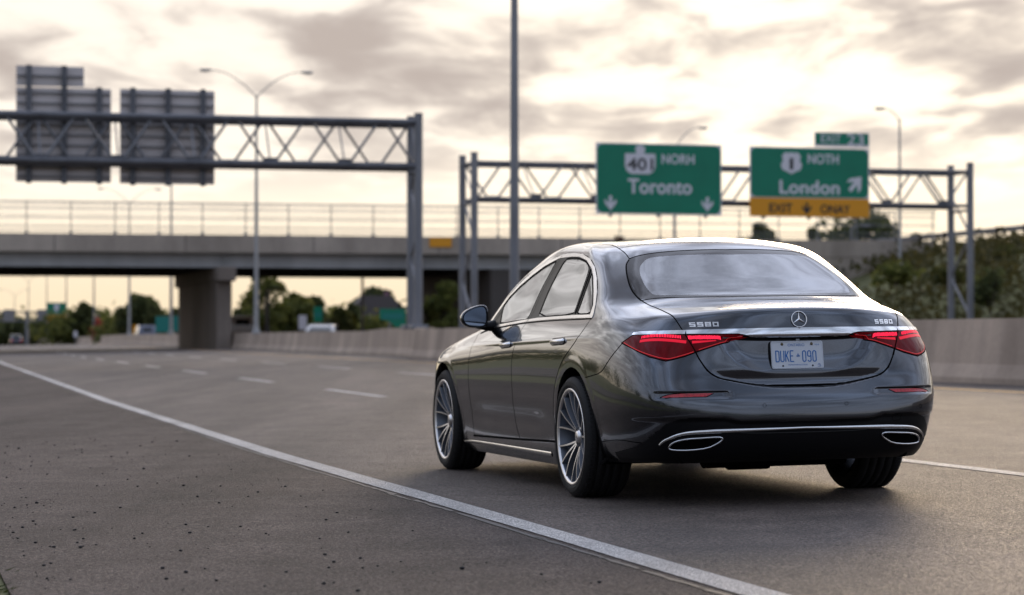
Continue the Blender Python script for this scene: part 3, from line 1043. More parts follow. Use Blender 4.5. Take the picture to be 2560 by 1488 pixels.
def build_trees():
    def T(u, D, vtop, wid, label, m='leaf_dark', z0=None, **k):
        p = gpos(u, D)
        if z0 is not None:
            p.z = z0
        zt = at(u, vtop, D).z
        tree(p, zt - p.z, wid / 2 * 1.016 * D / FOC, label, m, **k)
    T(205, 330, 748, 66, 'rounded dark tree under the bridge, just right of the distant green and yellow sign', seed=1, leaf=.55)
    T(345, 300, 736, 120, 'broad dark domed tree far off, tallest in the left opening under the bridge', seed=2, leaf=.55, n=2600)
    T(432, 270, 764, 60, 'low tree tucked against the left side of the dark bridge pier', seed=3, leaf=.5)
    T(655, 205, 668, 150, 'tall thin-leaved tree with sky showing through, just right of the bridge pier', 'leaf_mid', seed=4, leaf=.26, n=2600, sparse=.4, low=.12)
    T(615, 215, 742, 80, 'dark low tree at the foot of the tall thin-leaved tree, beside the bridge pier', seed=5, leaf=.4)
    T(725, 210, 734, 140, 'wide green tree right of the twin-arm lamp post under the bridge', 'leaf_mid', seed=6, leaf=.4, n=2400, low=.1)
    T(775, 230, 728, 60, 'small dark tree rising behind the narrow green guide sign', seed=7, leaf=.4)
    T(838, 220, 762, 90, 'yellowish low tree between the narrow green sign and the house', 'leaf_olive', seed=8, leaf=.4, low=.05)
    T(925, 300, 714, 150, 'large dark tree standing behind the purple house', seed=9, leaf=.5, n=2600, low=.1)
    T(868, 235, 752, 62, 'very dark bushy tree touching the left side of the house', seed=10, leaf=.4, low=.05)
    T(1095, 150, 690, 110, 'green leafy tree between the two pairs of gantry posts, under the bridge', 'leaf_mid', seed=11, leaf=.26, n=2600, low=.05)
    T(1872, 205, 550, 105, 'small dark tree top over the bridge wall, below the Toronto sign', seed=12, leaf=.28, z0=5.5, low=.1)
    T(2105, 200, 528, 330, 'big dark tree crown over the bridge wall, below the London sign', seed=13, leaf=.30, n=4200, low=.05, sparse=.2, z0=4.6)
    T(2000, 204, 562, 60, 'dark spiky tree top left of the big crown over the bridge wall', seed=14, leaf=.28, z0=5.5, low=.1)
    T(2258, 185, 574, 48, 'slim dark tree top right of the curved single-arm lamp post', seed=15, leaf=.26, z0=5.0, low=.1)
    T(20, 420, 792, 150, 'low far tree belt at the left edge under the bridge', seed=16, leaf=.7, n=2000, low=.05)
    T(110, 430, 790, 130, 'hazy low trees behind the distant green and yellow sign', seed=17, leaf=.7, n=1800, low=.05)
    g = np.random.default_rng(77)
    C = []
    for (u0, u1, D, v, k) in ((-80, 445, 440, 776, 120), (150, 445, 330, 768, 60), (575, 1010, 235, 776, 60), (1060, 1260, 170, 740, 26), (690, 1000, 260, 762, 30)):
        for i in range(k):
            u = u0 + (u1 - u0) * g.random()
            zt = at(u, v + 14 * (g.random() - .3), D).z
            c = gpos(u, D + 12 * g.random())
            h = zt - c.z
            C.append(g.normal(size=(110, 3)) * [1.5, 1.5, h * .26] + [c.x, c.y, c.z + h * .42])
    P = np.concatenate(C)
    tag(leaves_mesh('far_trees', P, .42, M['leaf_mid'], seed=8), kind='stuff')
    p = gpos(240, 300)
    bush(p, 1.0, 2.9, 420, M['leaf_red'], 'bright red pointed shrub beside the road far off under the bridge', 'shrub', 'shrub', None, 3, .22)
    p = gpos(258, 290)
    bush(p, 1.6, 2.2, 300, M['leaf_mid'], 'round green bush right of the red shrub far under the bridge', 'bush', 'bush', None, 4, .25)
    for i, (u, v, D, r, h, m, lab) in enumerate((
            (2437, 770, 118, .9, 2.8, 'leaf_dark', 'dark upright bush on the slope right of the gantry posts'),
            (2330, 700, 128, 1.1, 1.0, 'leaf_olive', 'olive bush on the slope just left of the gantry posts'),
            (2205, 700, 128, 1.2, 1.1, 'leaf_mid', 'green bush on the slope above the car boot, under the curved lamp post'),
            (2490, 645, 140, 1.2, .9, 'leaf_mid', 'bush at the top of the slope at the right edge of the picture'))):
        q = at(u, v, D)
        bush(q, r, h, 420, M[m], lab, 'bush', 'bush', None, 10 + i, .22)
    q = at(1527, 604, 150)
    bush(q, .35, .85, 160, mat('dead_leaf', (.10, .03, .02), .9), 'small reddish brown bush poking up behind the bridge wall, above the car roof', 'bush', 'bush', None, 30, .10)


# ------------------------------------------------------------------ bridge
BR_A = Vector((-75.0, 137.8, 0))
BR_B = Vector((27.5, 160.6, 0))


def build_bridge():
    root = empty('overpass_bridge', (-17.4, 151.5, 0), 0, 'wide concrete road bridge on steel girders crossing over the highway', 'bridge')
    inv = Matrix.Translation(root.location).inverted()
    along = (BR_B - BR_A).normalized()
    back = Vector((-.2419, .9703, 0))
    L = (BR_B - BR_A).length

    def P(k, b, z):
        q = BR_A + along * k + back * b
        return Vector((q.x, q.y, z))

    def prism(prof, k0, k1, mats, name, mi=0):
        """Section (b, z) swept along the bridge."""
        mb = MB()
        n = len(prof)
        ks = [k0, k1]
        v = [inv @ P(k, b, z) for k in ks for b, z in prof]
        f = [tuple(range(n)), tuple(range(2 * n - 1, n - 1, -1))] + [(i, (i + 1) % n, (i + 1) % n + n, i + n) for i in range(n)]
        mb.add(v, f, mi)
        return mb.build(name, mats, root)
    prism([(0, 6.13), (0, 7.2), (.35, 7.2), (.35, 6.35), (25.5, 6.35), (25.5, 7.2), (25.9, 7.2), (25.9, 6.13)], -4, L, M['bridge'], 'deck')
    prism([(.9, 5.28), (.86, 5.24), (1.25, 5.24), (1.25, 5.28), (1.08, 5.30), (1.08, 6.05), (1.3, 6.12), (.85, 6.12), (.9, 6.05), (1.02, 6.03), (1.02, 5.30)], -4, 98, M['girder'], 'girder')
    for b in (4.5, 8.1, 11.7, 15.3, 18.9, 22.5, 24.9):
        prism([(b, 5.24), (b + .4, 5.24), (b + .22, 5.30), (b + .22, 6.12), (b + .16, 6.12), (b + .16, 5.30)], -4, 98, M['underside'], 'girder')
    # girder stiffeners at the pier
    # pier: cap and wall run back under the deck
    pc = Vector((-17.4, 150.6, 0))
    ang = math.atan2(.2419, .9703)
    rot = Matrix.Rotation(ang, 3, 'Z')
    zg0 = zg(pc.x, pc.y)
    mb = MB()
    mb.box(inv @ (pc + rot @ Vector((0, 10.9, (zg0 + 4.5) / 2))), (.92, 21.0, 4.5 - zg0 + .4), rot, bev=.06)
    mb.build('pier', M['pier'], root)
    mb = MB()
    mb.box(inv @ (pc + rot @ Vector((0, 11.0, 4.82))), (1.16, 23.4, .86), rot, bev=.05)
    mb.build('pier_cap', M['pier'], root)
    for b in (1.05, 4.7, 8.3):
        mb = MB()
        mb.box(inv @ (pc + rot @ Vector((0, b - .1, 5.68))), (.10, .25, .82), rot)
        mb.build('bearing_stiffener', M['girder'], root)
    # right abutment and wing wall
    mb = MB()
    pa = Vector((-1.2, 154.6, 0))
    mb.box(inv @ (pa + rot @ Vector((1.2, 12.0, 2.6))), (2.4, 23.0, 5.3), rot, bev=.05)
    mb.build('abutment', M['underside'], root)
    mb = MB()
    a2 = math.atan2(along.y, along.x)
    r2 = Matrix.Rotation(a2, 3, 'Z')
    q = P(101, .3, 0)
    mb.box(inv @ Vector((q.x, q.y, 3.1)), (12, .5, 6.05), r2)
    for k in (95.3, 101):
        q = P(k, -.05, 0)
        mb.box(inv @ Vector((q.x, q.y, 2.9)), (.9, .5, 5.6), r2)
    mb.build('wing_wall', M['bridge'], root)
    # parapet joints
    for k in np.arange(2, L, 7.8):
        q = P(k, -.003, 0)
        mb = MB()
        mb.box(inv @ Vector((q.x, q.y, 6.66)), (.05, .012, 1.06), r2)
        mb.build('parapet_joint', M['underside'], root)
    # mesh fence on the near parapet
    fr = empty('bridge_fence', P(40, .17, 7.2), a2, 'tall pale wire fence on posts standing on the near wall of the bridge', 'fence')
    mbs = []
    for k in np.arange(0, L, 2.62):
        mb = MB()
        mb.box((k - 40, 0, .98), (.055, .055, 1.96))
        mb.box((k - 40, 0, .05), (.2, .2, .1))
        mb.build('post', M['galv'], fr)
    for z, h in ((1.92, .06), (1.45, .035), (.92, .04), (.45, .03), (.14, .035)):
        mb = MB()
        mb.box((L / 2 - 40, -.045, z), (L, .035, h))
        mb.build('rail', M['galv'], fr)
    # woven wire as open mesh: thin wires
    mb = MB()
    for z in np.arange(1.50, 1.92, .055):
        mb.box((L / 2 - 40, -.07, z), (L, .010, .012))
    for z in np.arange(.98, 1.22, .055):
        mb.box((L / 2 - 40, -.07, z), (L, .010, .012))
    for z in np.arange(.18, .62, .07):
        mb.box((L / 2 - 40, -.07, z), (L, .010, .010))
    mb.build('wire_mesh', M['galv'], fr)
    f2 = empty('bridge_railing', P(40, 25.7, 7.2), a2, 'low railing on the far wall of the bridge, seen through the wire fence', 'railing')
    for k in np.arange(0, L, 2.45):
        mb = MB()
        mb.box((k - 40, 0, .42), (.10, .10, .84))
        mb.build('post', M['galv'], f2)
    for z in (.8, .42):
        mb = MB()
        mb.box((L / 2 - 40, -.06, z), (L, .04, .07))
        mb.build('rail', M['galv'], f2)
    # clearance plate on the parapet
    q = at(1084, 597, 1.0)
    k = 40.0
    for _ in range(40):
        c = P(k, -.06, 6.8)
        u = (1280 + FOC * c.x / c.y) / 1.01587
        k += (1084 - u) * .022
    sg = empty('clearance_sign', P(k, -.05, 6.55), a2, 'small blank yellow plate on the bridge wall between the gantry posts', 'sign')
    mb = MB(); mb.box((0, -.03, .3), (1.4, .03, .58), bev=.01); mb.build('plate', M['sign_yellow'], sg)
    mb = MB(); mb.box((0, -.005, .12), (1.3, .03, .05)); mb.box((0, -.005, .48), (1.3, .03, .05)); mb.build('bracket', M['galv_dark'], sg)
    # guard rail along the top of the approach bank
    gr = empty('guard_rail', road(128, 62, 5.75), math.atan2(.9703, -.2419), 'steel guard rail on posts along the top of the grassy slope, right edge', 'guard rail')
    for k in np.arange(-45, 34, 3.8):
        mb = MB(); mb.box((k, .1, .35), (.14, .16, .9)); mb.build('post', M['bark'], gr)
    mb = MB(); mb.box((-5, 0, .60), (82, .06, .31), bev=.03); mb.build('rail', M['galv_dark'], gr)


# ------------------------------------------------------------------ sign gantries
def gantry(A, B, zb, zt, t, bay, ptop, label, base_z, pw=.27, wtop=.16):
    """Box-truss gantry from post A to post B; zb, zt chord heights; t truss depth along the road."""
    A, B = Vector((*A, 0)), Vector((*B, 0))
    ex = (B - A).normalized()
    ang = math.atan2(ex.y, ex.x)
    L = (B - A).length
    root = empty('sign_gantry', (A.x, A.y, 0), ang, label, 'gantry')
    # local: x along the beam, y away from the viewer (along the road), z up
    for y in (0, t):
        for z in (zb, zt):
            mb = MB(); mb.tube([(.0, y, z), (L, y, z)], wtop / 2, 10); mb.build('chord', M['galv_dark'], root)
    n = int(round(L / bay))
    b = L / n
    for y, ph in ((0, 0), (t, 1)):
        for i in range(n):
            up = (i + ph) % 2 == 0
            z0, z1 = (zb, zt) if up else (zt, zb)
            mb = MB()
            mb.tube([(i * b + .12, y, z0), ((i + 1) * b - .12, y, z1)], .048, 6)
            mb.build('brace', M['galv'], root)
            if (i + ph) % 2 == 0 and i > 0:
                mb = MB()
                gz_ = zb + .10 if up else zt - .10
                mb.box((i * b, y - .05, gz_), (.40, .02, .24))
                mb.build('gusset', M['galv_dark'], root)
    for i in range(0, n + 1, 2):
        mb = MB()
        mb.tube([(i * b, 0, zb), (i * b, t, zb)], .03, 6)
        mb.tube([(i * b, 0, zt), (i * b, t, zt)], .03, 6)
        mb.tube([(i * b, 0, zb), (i * b, t, zt)], .03, 6)
        mb.build('strut', M['galv'], root)
    for x in (0, L):
        for y in (0, t):
            gz = base_z(A + ex * x)
            mb = MB()
            mb.tube([(x, y, gz), (x, y, ptop)], pw / 2 * 1.0, 14)
            mb.tube([(x, y, ptop), (x, y, ptop + .03)], pw / 2 * 1.12, 14)
            mb.build('post', M['galv'], root)
            mb = MB()
            mb.box((x, y, gz + .08), (pw * 2.0, pw * 2.0, .16), bev=.02)
            mb.build('base_plate', M['galv'], root)
        z = gz + 1.2
        k = 0
        while z < zb - .6:
            mb = MB()
            mb.tube([(x, t * (k % 2), z), (x, t * ((k + 1) % 2), z + t * .95)], .05, 7)
            mb.build('post_brace', M['galv'], root)
            z += t * .95
            k += 1
        mb = MB()
        mb.tube([(x, 0, zb - .18), (x, t, zb - .18)], .06, 8)
        mb.tube([(x, 0, zt), (x, t, zt)], .06, 8)
        mb.build('post_tie', M['galv_dark'], root)
    return A, ex, ang


def beam_k(A, ex, u, off):
    """Distance along a beam (shifted off metres towards the viewer) where the sight line of column u meets it."""
    s = (u * 1.01587 - 1280) / FOC
    nrm = Vector((ex.y, -ex.x, 0))
    o = A + nrm * off
    return (s * o.y - o.x) / (ex.x - s * ex.y)


def panel_mesh(mb, x0, x1, z0, z1, y, th, r=.0, mi=0):
    n = 6
    pts = []
    for cx, cz, a0 in ((x1 - r, z0 + r, -90), (x1 - r, z1 - r, 0), (x0 + r, z1 - r, 90), (x0 + r, z0 + r, 180)):
        for i in range(n + 1 if r > 0 else 1):
            a = R(a0 + 90 * i / n)
            pts.append((cx + r * math.cos(a), cz + r * math.sin(a)))
    mb.prism(pts, y, y + th, mi)


def flat_text(txt, cx, cz, w, h, y, m, parent, name='lettering', bold=0.0):
    v, f = text_fit(txt, w, h)
    n = len(v)
    th = .006
    V = [(p[0] + cx, y, p[1] + cz) for p in v]
    mb = MB()
    mb.add(V, f)
    if bold:
        for dx, dz, q in ((bold, 0, 1), (-bold, 0, 2), (0, bold, 3), (0, -bold, 4)):
            mb.add([(p[0] + dx, p[1] + .0008 * q, p[2] + dz) for p in V], f)
    return mb.build(name, m, parent, fix=False)


def arrow_poly(cx, cz, s, down=True, ang=0.0):
    p = [(-.11, .5), (.11, .5), (.11, -.02), (.42, .28), (.42, .02), (0, -.5), (-.42, .02), (-.42, .28), (-.11, -.02)]
    c, q = math.cos(ang), math.sin(ang)
    return [(cx + s * (a * c - b * q), cz + s * (a * q + b * c)) for a, b in p]


def poly_obj(name, polys, y0, y1, m, parent):
    mb = MB()
    for p in polys:
        mb.prism(p, y0, y1)
    return mb.build(name, m, parent)


def build_gantries():
    # left gantry, standing on the barrier; its signs face the other way
    ex = Vector((-.9703, -.2419, 0))
    B = Vector((-3.28, 87.0, 0))
    A = B + ex * 23.5

    def bz(p):
        return zg(p.x, p.y) + (1.0 if p.x > -8 else 0.0)
    A1, e1, a1 = gantry((A.x, A.y), (B.x, B.y), 6.98, 8.52, 1.3, 1.306, 8.82, 'grey steel truss gantry at the left, seen from behind, carrying two sign backs', bz, .30, .23)
    mb = MB()
    for nm, x0d, x1d, vt, vb, tabx, tabv, lab in (
            ('A', 38, 272, 216.5, 448, (38, 205), (163, 212.5), 'grey ribbed back of the left sign on the left gantry, smaller panel on top'),
            ('B', 294, 527, 221, 453, None, None, 'grey ribbed back of the plain square sign, nearer the post of the left gantry')):
        off = -1.3 - .42
        k0, k1 = beam_k(A1, e1, x0d, off), beam_k(A1, e1, x1d, off)
        c = A1 + e1 * ((k0 + k1) / 2) + Vector((e1.y, -e1.x, 0)) * off
        D = c.y
        zt, zb = at(0, vt, D).z, at(0, vb, D).z
        w = k1 - k0
        r = empty('road_sign', (c.x, c.y, zb), a1, lab, 'sign')
        H = zt - zb
        mb = MB(); panel_mesh(mb, -w / 2, w / 2, 0, H, 0, .03); mb.build('panel', M['alu'], r)
        nr = 9
        for i in range(nr):
            mb = MB(); mb.box((0, -.045, H * (i + .5) / nr), (w * .995, .06, .075)); mb.build('rib', M['alu_dark'], r)
        tabh = 0
        if tabx:
            z0, z1 = at(0, tabv[1], D).z - zb, at(0, tabv[0], D).z - zb
            q0, q1 = beam_k(A1, e1, tabx[0], off) - (k0 + k1) / 2, beam_k(A1, e1, tabx[1], off) - (k0 + k1) / 2
            mb = MB(); panel_mesh(mb, q0, q1, z0, z1, 0, .03); mb.build('tab_panel', M['alu'], r)
            mb = MB(); mb.box(((q0 + q1) / 2, -.045, (z0 + z1) / 2), (q1 - q0 - .02, .06, .075)); mb.build('rib', M['alu_dark'], r)
            tabh = z1 - H
        for i, q in enumerate((-.37, .0, .37)):
            hh = H + (tabh if (tabx and q < .2) else 0.03)
            mb = MB()
            mb.box((q * w, -.14, hh / 2 - .03), (.13, .13, hh + .08)); mb.box((q * w, -.21, hh / 2 - .03), (.19, .02, hh + .08))
            mb.build('support_beam', M['galv_dark'], r)
    # right gantry over the other carriageway; its signs face us
    A = Vector((-1.55, 101.9, 0)); B = Vector((19.95, 108.0, 0))
    A2, e2, a2 = gantry((A.x, A.y), (B.x, B.y), 6.70, 8.18, 1.9, 1.31, 8.56, 'grey steel truss gantry at the right, carrying the two green guide signs', lambda p: zg(p.x, p.y) - .1, .30, .15)
    off = .42

    def local(u, v, mid):
        return beam_k(A2, e2, u, off) - mid, v

    def mk(x0d, x1d, vt, vb, lab):
        k0, k1 = beam_k(A2, e2, x0d, off), beam_k(A2, e2, x1d, off)
        mid = (k0 + k1) / 2
        c = A2 + e2 * mid + Vector((e2.y, -e2.x, 0)) * off
        D = c.y
        zb, zt = at(0, vb, D).z, at(0, vt, D).z
        r = empty('guide_sign', (c.x, c.y, zb), a2, lab, 'sign')
        return r, k1 - k0, zt - zb, (lambda u: beam_k(A2, e2, u, off) - mid), (lambda v: at(0, v, D).z - zb)

    def braces(r, w, H):
        for q in (-.38, 0, .38):
            mb = MB(); mb.box((q * w, .14, H / 2 - .05), (.12, .16, H + .12)); mb.build('support_beam', M['galv_dark'], r)
    # sign one
    r, w, H, X, Z = mk(1467, 1776, 353.5, 528, 'large green guide sign with route 401 crown marker, NORH and Toronto, two down arrows')
    mb = MB(); panel_mesh(mb, -w / 2, w / 2, 0, H, 0, .05); mb.build('panel', M['sign_white'], r)
    mb = MB(); panel_mesh(mb, -w / 2 + .045, w / 2 - .045, .045, H - .045, -.006, .01, .26); mb.build('green_face', M['sign_green'], r)
    braces(r, w, H)
    y = -.012
    flat_text('Toronto', X(1624.5), Z(459), X(1701) - X(1545), Z(441) - Z(476), y, M['sign_white'], r, bold=.02)
    flat_text('NORH', X(1669), Z(390.5), X(1709) - X(1630), Z(379) - Z(402), y, M['sign_white'], r, bold=.013)
    sx0, sx1 = X(1538), X(1613)
    cx = (sx0 + sx1) / 2
    hw = (sx1 - sx0) / 2
    zt, zb = Z(379), Z(429)
    sh = [(-hw, zt), (-hw * .28, zt), (-hw * .28, Z(372)), (-hw * .34, Z(366)), (-hw * .15, Z(358)), (hw * .15, Z(358)), (hw * .34, Z(366)), (hw * .28, Z(372)), (hw * .28, zt), (hw, zt),
          (hw, zb + .34), (hw * .88, zb + .12), (hw * .6, zb), (-hw * .6, zb), (-hw * .88, zb + .12), (-hw, zb + .34)]
    shield = poly_obj('route_marker', [[(cx + a, b) for a, b in sh]], -.02, -.006, M['sign_white'], r)
    flat_text('401', cx, Z(405), hw * 1.66, Z(391) - Z(420), -.024, M['sign_black'], shield, bold=.018)
    for u in (1502.5, 1741):
        poly_obj('arrow', [arrow_poly(X(u), Z(501.5), Z(484) - Z(520))], -.016, -.007, M['sign_white'], r)
    # sign two
    r, w, H, X, Z = mk(1846, 2140, 363, 533.5, 'large green London guide sign with slanted arrow, yellow EXIT strip and EXIT 23 tab')
    zy = Z(487.5)
    mb = MB(); panel_mesh(mb, -w / 2, w / 2, zy, H, 0, .05); mb.build('panel', M['sign_white'], r)
    mb = MB(); panel_mesh(mb, -w / 2 + .045, w / 2 - .045, zy + .03, H - .045, -.006, .01, .24); mb.build('green_face', M['sign_green'], r)
    mb = MB(); panel_mesh(mb, -w / 2, w / 2, 0, zy - .003, 0, .05, .0); mb.build('yellow_panel', M['sign_yellow'], r)
    braces(r, w, H)
    flat_text('London', X(1993), Z(461), X(2066) - X(1920), Z(444) - Z(476), -.012, M['sign_white'], r, bold=.02)
    flat_text('NOTH', X(2026.5), Z(390.5), X(2064) - X(1989), Z(379) - Z(402), -.012, M['sign_white'], r, bold=.013)
    flat_text('EXIT', X(1922), Z(513), X(1949) - X(1893), Z(503) - Z(524), -.012, M['sign_black'], r, bold=.013)
    flat_text('ONAY', X(2056), Z(514), X(2092) - X(2020), Z(504) - Z(525), -.012, M['sign_black'], r, bold=.013)
    poly_obj('arrow', [arrow_poly(X(1986), Z(513.5), Z(499) - Z(528))], -.016, -.007, M['sign_black'], r)
    poly_obj('arrow', [arrow_poly(X(2106), Z(450), Z(425) - Z(472), ang=R(138))], -.016, -.007, M['sign_white'], r)
    cx, zt, zb = X(1948), Z(375), Z(429)
    h = zt - zb
    hw = (X(1975) - X(1923)) / 2
    us = [(-.55, 1), (-.28, .94), (0, 1), (.28, .94), (.55, 1), (.9, .82), (.78, .62), (1, .42), (.86, .2), (.4, .1), (0, 0), (-.4, .1), (-.86, .2), (-1, .42), (-.78, .62), (-.9, .82)]
    shield = poly_obj('route_shield', [[(cx + a * hw, zb + b * h) for a, b in us]], -.02, -.006, M['sign_white'], r)
    flat_text('1', cx, Z(404), .14, Z(390) - Z(417), -.024, M['sign_black'], shield, bold=.015)
    tx0, tx1, tz0, tz1 = X(2006), X(2140), Z(360), Z(324)
    mb = MB(); panel_mesh(mb, tx0, tx1, tz0, tz1, .0, .05); mb.build('tab_panel', M['sign_white'], r)
    mb = MB(); panel_mesh(mb, tx0 + .03, tx1 - .03, tz0 + .10, tz1 - .03, -.006, .01, .06); mb.build('tab_face', M['sign_green'], r)
    flat_text('EXIT', X(2046), Z(339), X(2070) - X(2021), Z(328.5) - Z(348), -.012, M['sign_white'], r, bold=.005)
    flat_text('23', X(2106), Z(341), X(2127) - X(2086), Z(327) - Z(354), -.012, M['sign_white'], r, bold=.012)


# ------------------------------------------------------------------ lamp posts
def lamp(x, y, z0, H, r0, r1, arms, label, group=None, mt='galv', name='street_lamp'):
    root = empty(name, (x, y, z0), 0, label, 'street lamp', group)
    mb = MB(); mb.tube([(0, 0, 0), (0, 0, H * .5), (0, 0, H)], [r0, (r0 + r1) / 2, r1], 12); mb.build('pole', M[mt], root)
    mb = MB(); mb.box((0, 0, .06), (r0 * 3.4, r0 * 3.4, .12), bev=.02); mb.tube([(0, 0, .1), (0, 0, .35)], [r0 * 1.5, r0 * 1.15], 12); mb.build('base', M[mt], root)
    for dx, dz, ys in arms:
        s = 1 if dx > 0 else -1
        d = Vector((dx * .97, dx * .242 * ys, 0))
        pts = []
        for q in np.linspace(0, 1, 9):
            hgt = dz * math.sin(q * math.pi / 2) ** .85 if q < 1 else dz
            pts.append(Vector((d.x * q, d.y * q, H - .15 + hgt)))
        mb = MB(); mb.tube(pts, [r1 * .62 * (1 - .45 * q) for q in np.linspace(0, 1, 9)], 8); mb.build('arm', M[mt], root)
        e = pts[-1]
        mb = MB()
        u = d.normalized()
        mb.box(e + u * .30 + Vector((0, 0, .0)), (.66, .24, .11), Matrix.Rotation(math.atan2(u.y, u.x), 3, 'Z'), bev=.05)
        mb.box(e + u * .36 + Vector((0, 0, -.08)), (.40, .22, .04), Matrix.Rotation(math.atan2(u.y, u.x), 3, 'Z'), bev=.015)
        mb.build('lamp_head', M[mt], root)
    return root


def build_lamps():
    def med(y, u):
        x = (u * 1.01587 - 1280) / FOC * y
        return x, y, zg(x, y) + .9
    x, y, z = med(71.0, 1266)
    lamp(x, y, z - .05, 15.5, .150, .075, ((2.4, 1.5, 1), (-2.4, 1.5, 1)), 'tall grey lamp post rising past the picture top edge, left of the Toronto sign')
    arms = ((2.45, 1.45, 1), (-2.45, 1.45, 1))
    for yy, u, lab in ((134, 630.5, 'twin-arm lamp post in front of the bridge, right of the ribbed sign backs'),
                       (187, 421, 'lamp post behind the bridge, its top hidden by the sign backs, beside the dark pier'),
                       (241, 318, 'twin-arm lamp post whose arms show through the bridge fence'),
                       (300, 231, 'thin far lamp post, right of the distant green and yellow sign'),
                       (352, 163, 'thin far lamp post at the right edge of the distant green and yellow sign'),
                       (406, 115, 'thin far lamp post at the left edge of the distant green and yellow sign'),
                       (455, 70, 'very thin far lamp post left of the distant green and yellow sign'),
                       (520, 36, 'farthest small twin-arm lamp post at the left, under the bridge')):
        x, y, z = med(yy, u)
        lamp(x, y, z, 12.9 if yy < 290 else (10.8 if yy < 500 else 9.5), .135, .055, arms, lab, mt='lamp_steel' if yy < 290 else 'galv')
    x = (2215 * 1.01587 - 1280) / FOC * 150
    lamp(x, 150, 5.2, 9.0, .10, .06, ((-.95, .75, 1),), 'curved single-arm lamp post behind the right gantry, above the slope', mt='lamp_steel')
    x = (1703 * 1.01587 - 1280) / FOC * 150
    lamp(x, 166, 6.3, 7.4, .12, .07, ((1.7, 1.5, 1),), 'slanting lamp arm showing above the Toronto sign, its post below the sign', mt='lamp_steel')
    x = (2096 * 1.01587 - 1280) / FOC * 170
    lamp(x, 170, 6.3, 2.2, .09, .06, ((.7, .3, 1),), 'short lamp post in front of the big tree crown above the bridge wall')
    x = (892 * 1.01587 - 1280) / FOC * 175
    lamp(x, 175, zg(x, 175), 5.6, .11, .08, ((.7, .3, 1),), 'thin lamp post rising beside the house, under the bridge')
    x = (657 * 1.01587 - 1280) / FOC * 165
    lamp(x, 165, zg(x, 165), 3.9, .14, .12, ((.6, .2, 1),), 'short grey post just right of the twin-arm lamp post')


# ------------------------------------------------------------------ small far signs, house, vehicles
def post_sign(u, D, x0, x1, v0, v1, m, label, posts=(-.3, .3), skew=0.0, stripe=None, cat='sign', name='road_sign'):
    k = 1.01587 * D / FOC
    w, h = (x1 - x0) * k, (v1 - v0) * k
    p = at((x0 + x1) / 2, v1, D)
    g0 = zg(p.x, p.y)
    root = empty(name, (p.x, p.y, g0), R(14), label, cat)
    zb = p.z - g0
    mb = MB()
    if skew:
        mb.prism([(-w / 2, zb + h * .45), (-w * .1, zb + h * .30), (w * .1, zb), (w / 2, zb), (w / 2, zb + h), (-w / 2, zb + h)], 0, .04)
    else:
        panel_mesh(mb, -w / 2, w / 2, zb, zb + h, 0, .04)
    mb.build('panel', m, root)
    if stripe:
        a, b, mm = stripe
        mb = MB(); panel_mesh(mb, -w * .40, w * .40, zb + h * a, zb + h * b, -.02, .012); mb.build('lettering_band' if mm is M['sign_white'] else 'lower_panel', mm, root)
    for q in posts:
        mb = MB(); mb.box((q * w, .09, (zb + h * .8) / 2), (.09, .09, zb + h * .8)); mb.build('post', M['galv'], root)
    return root


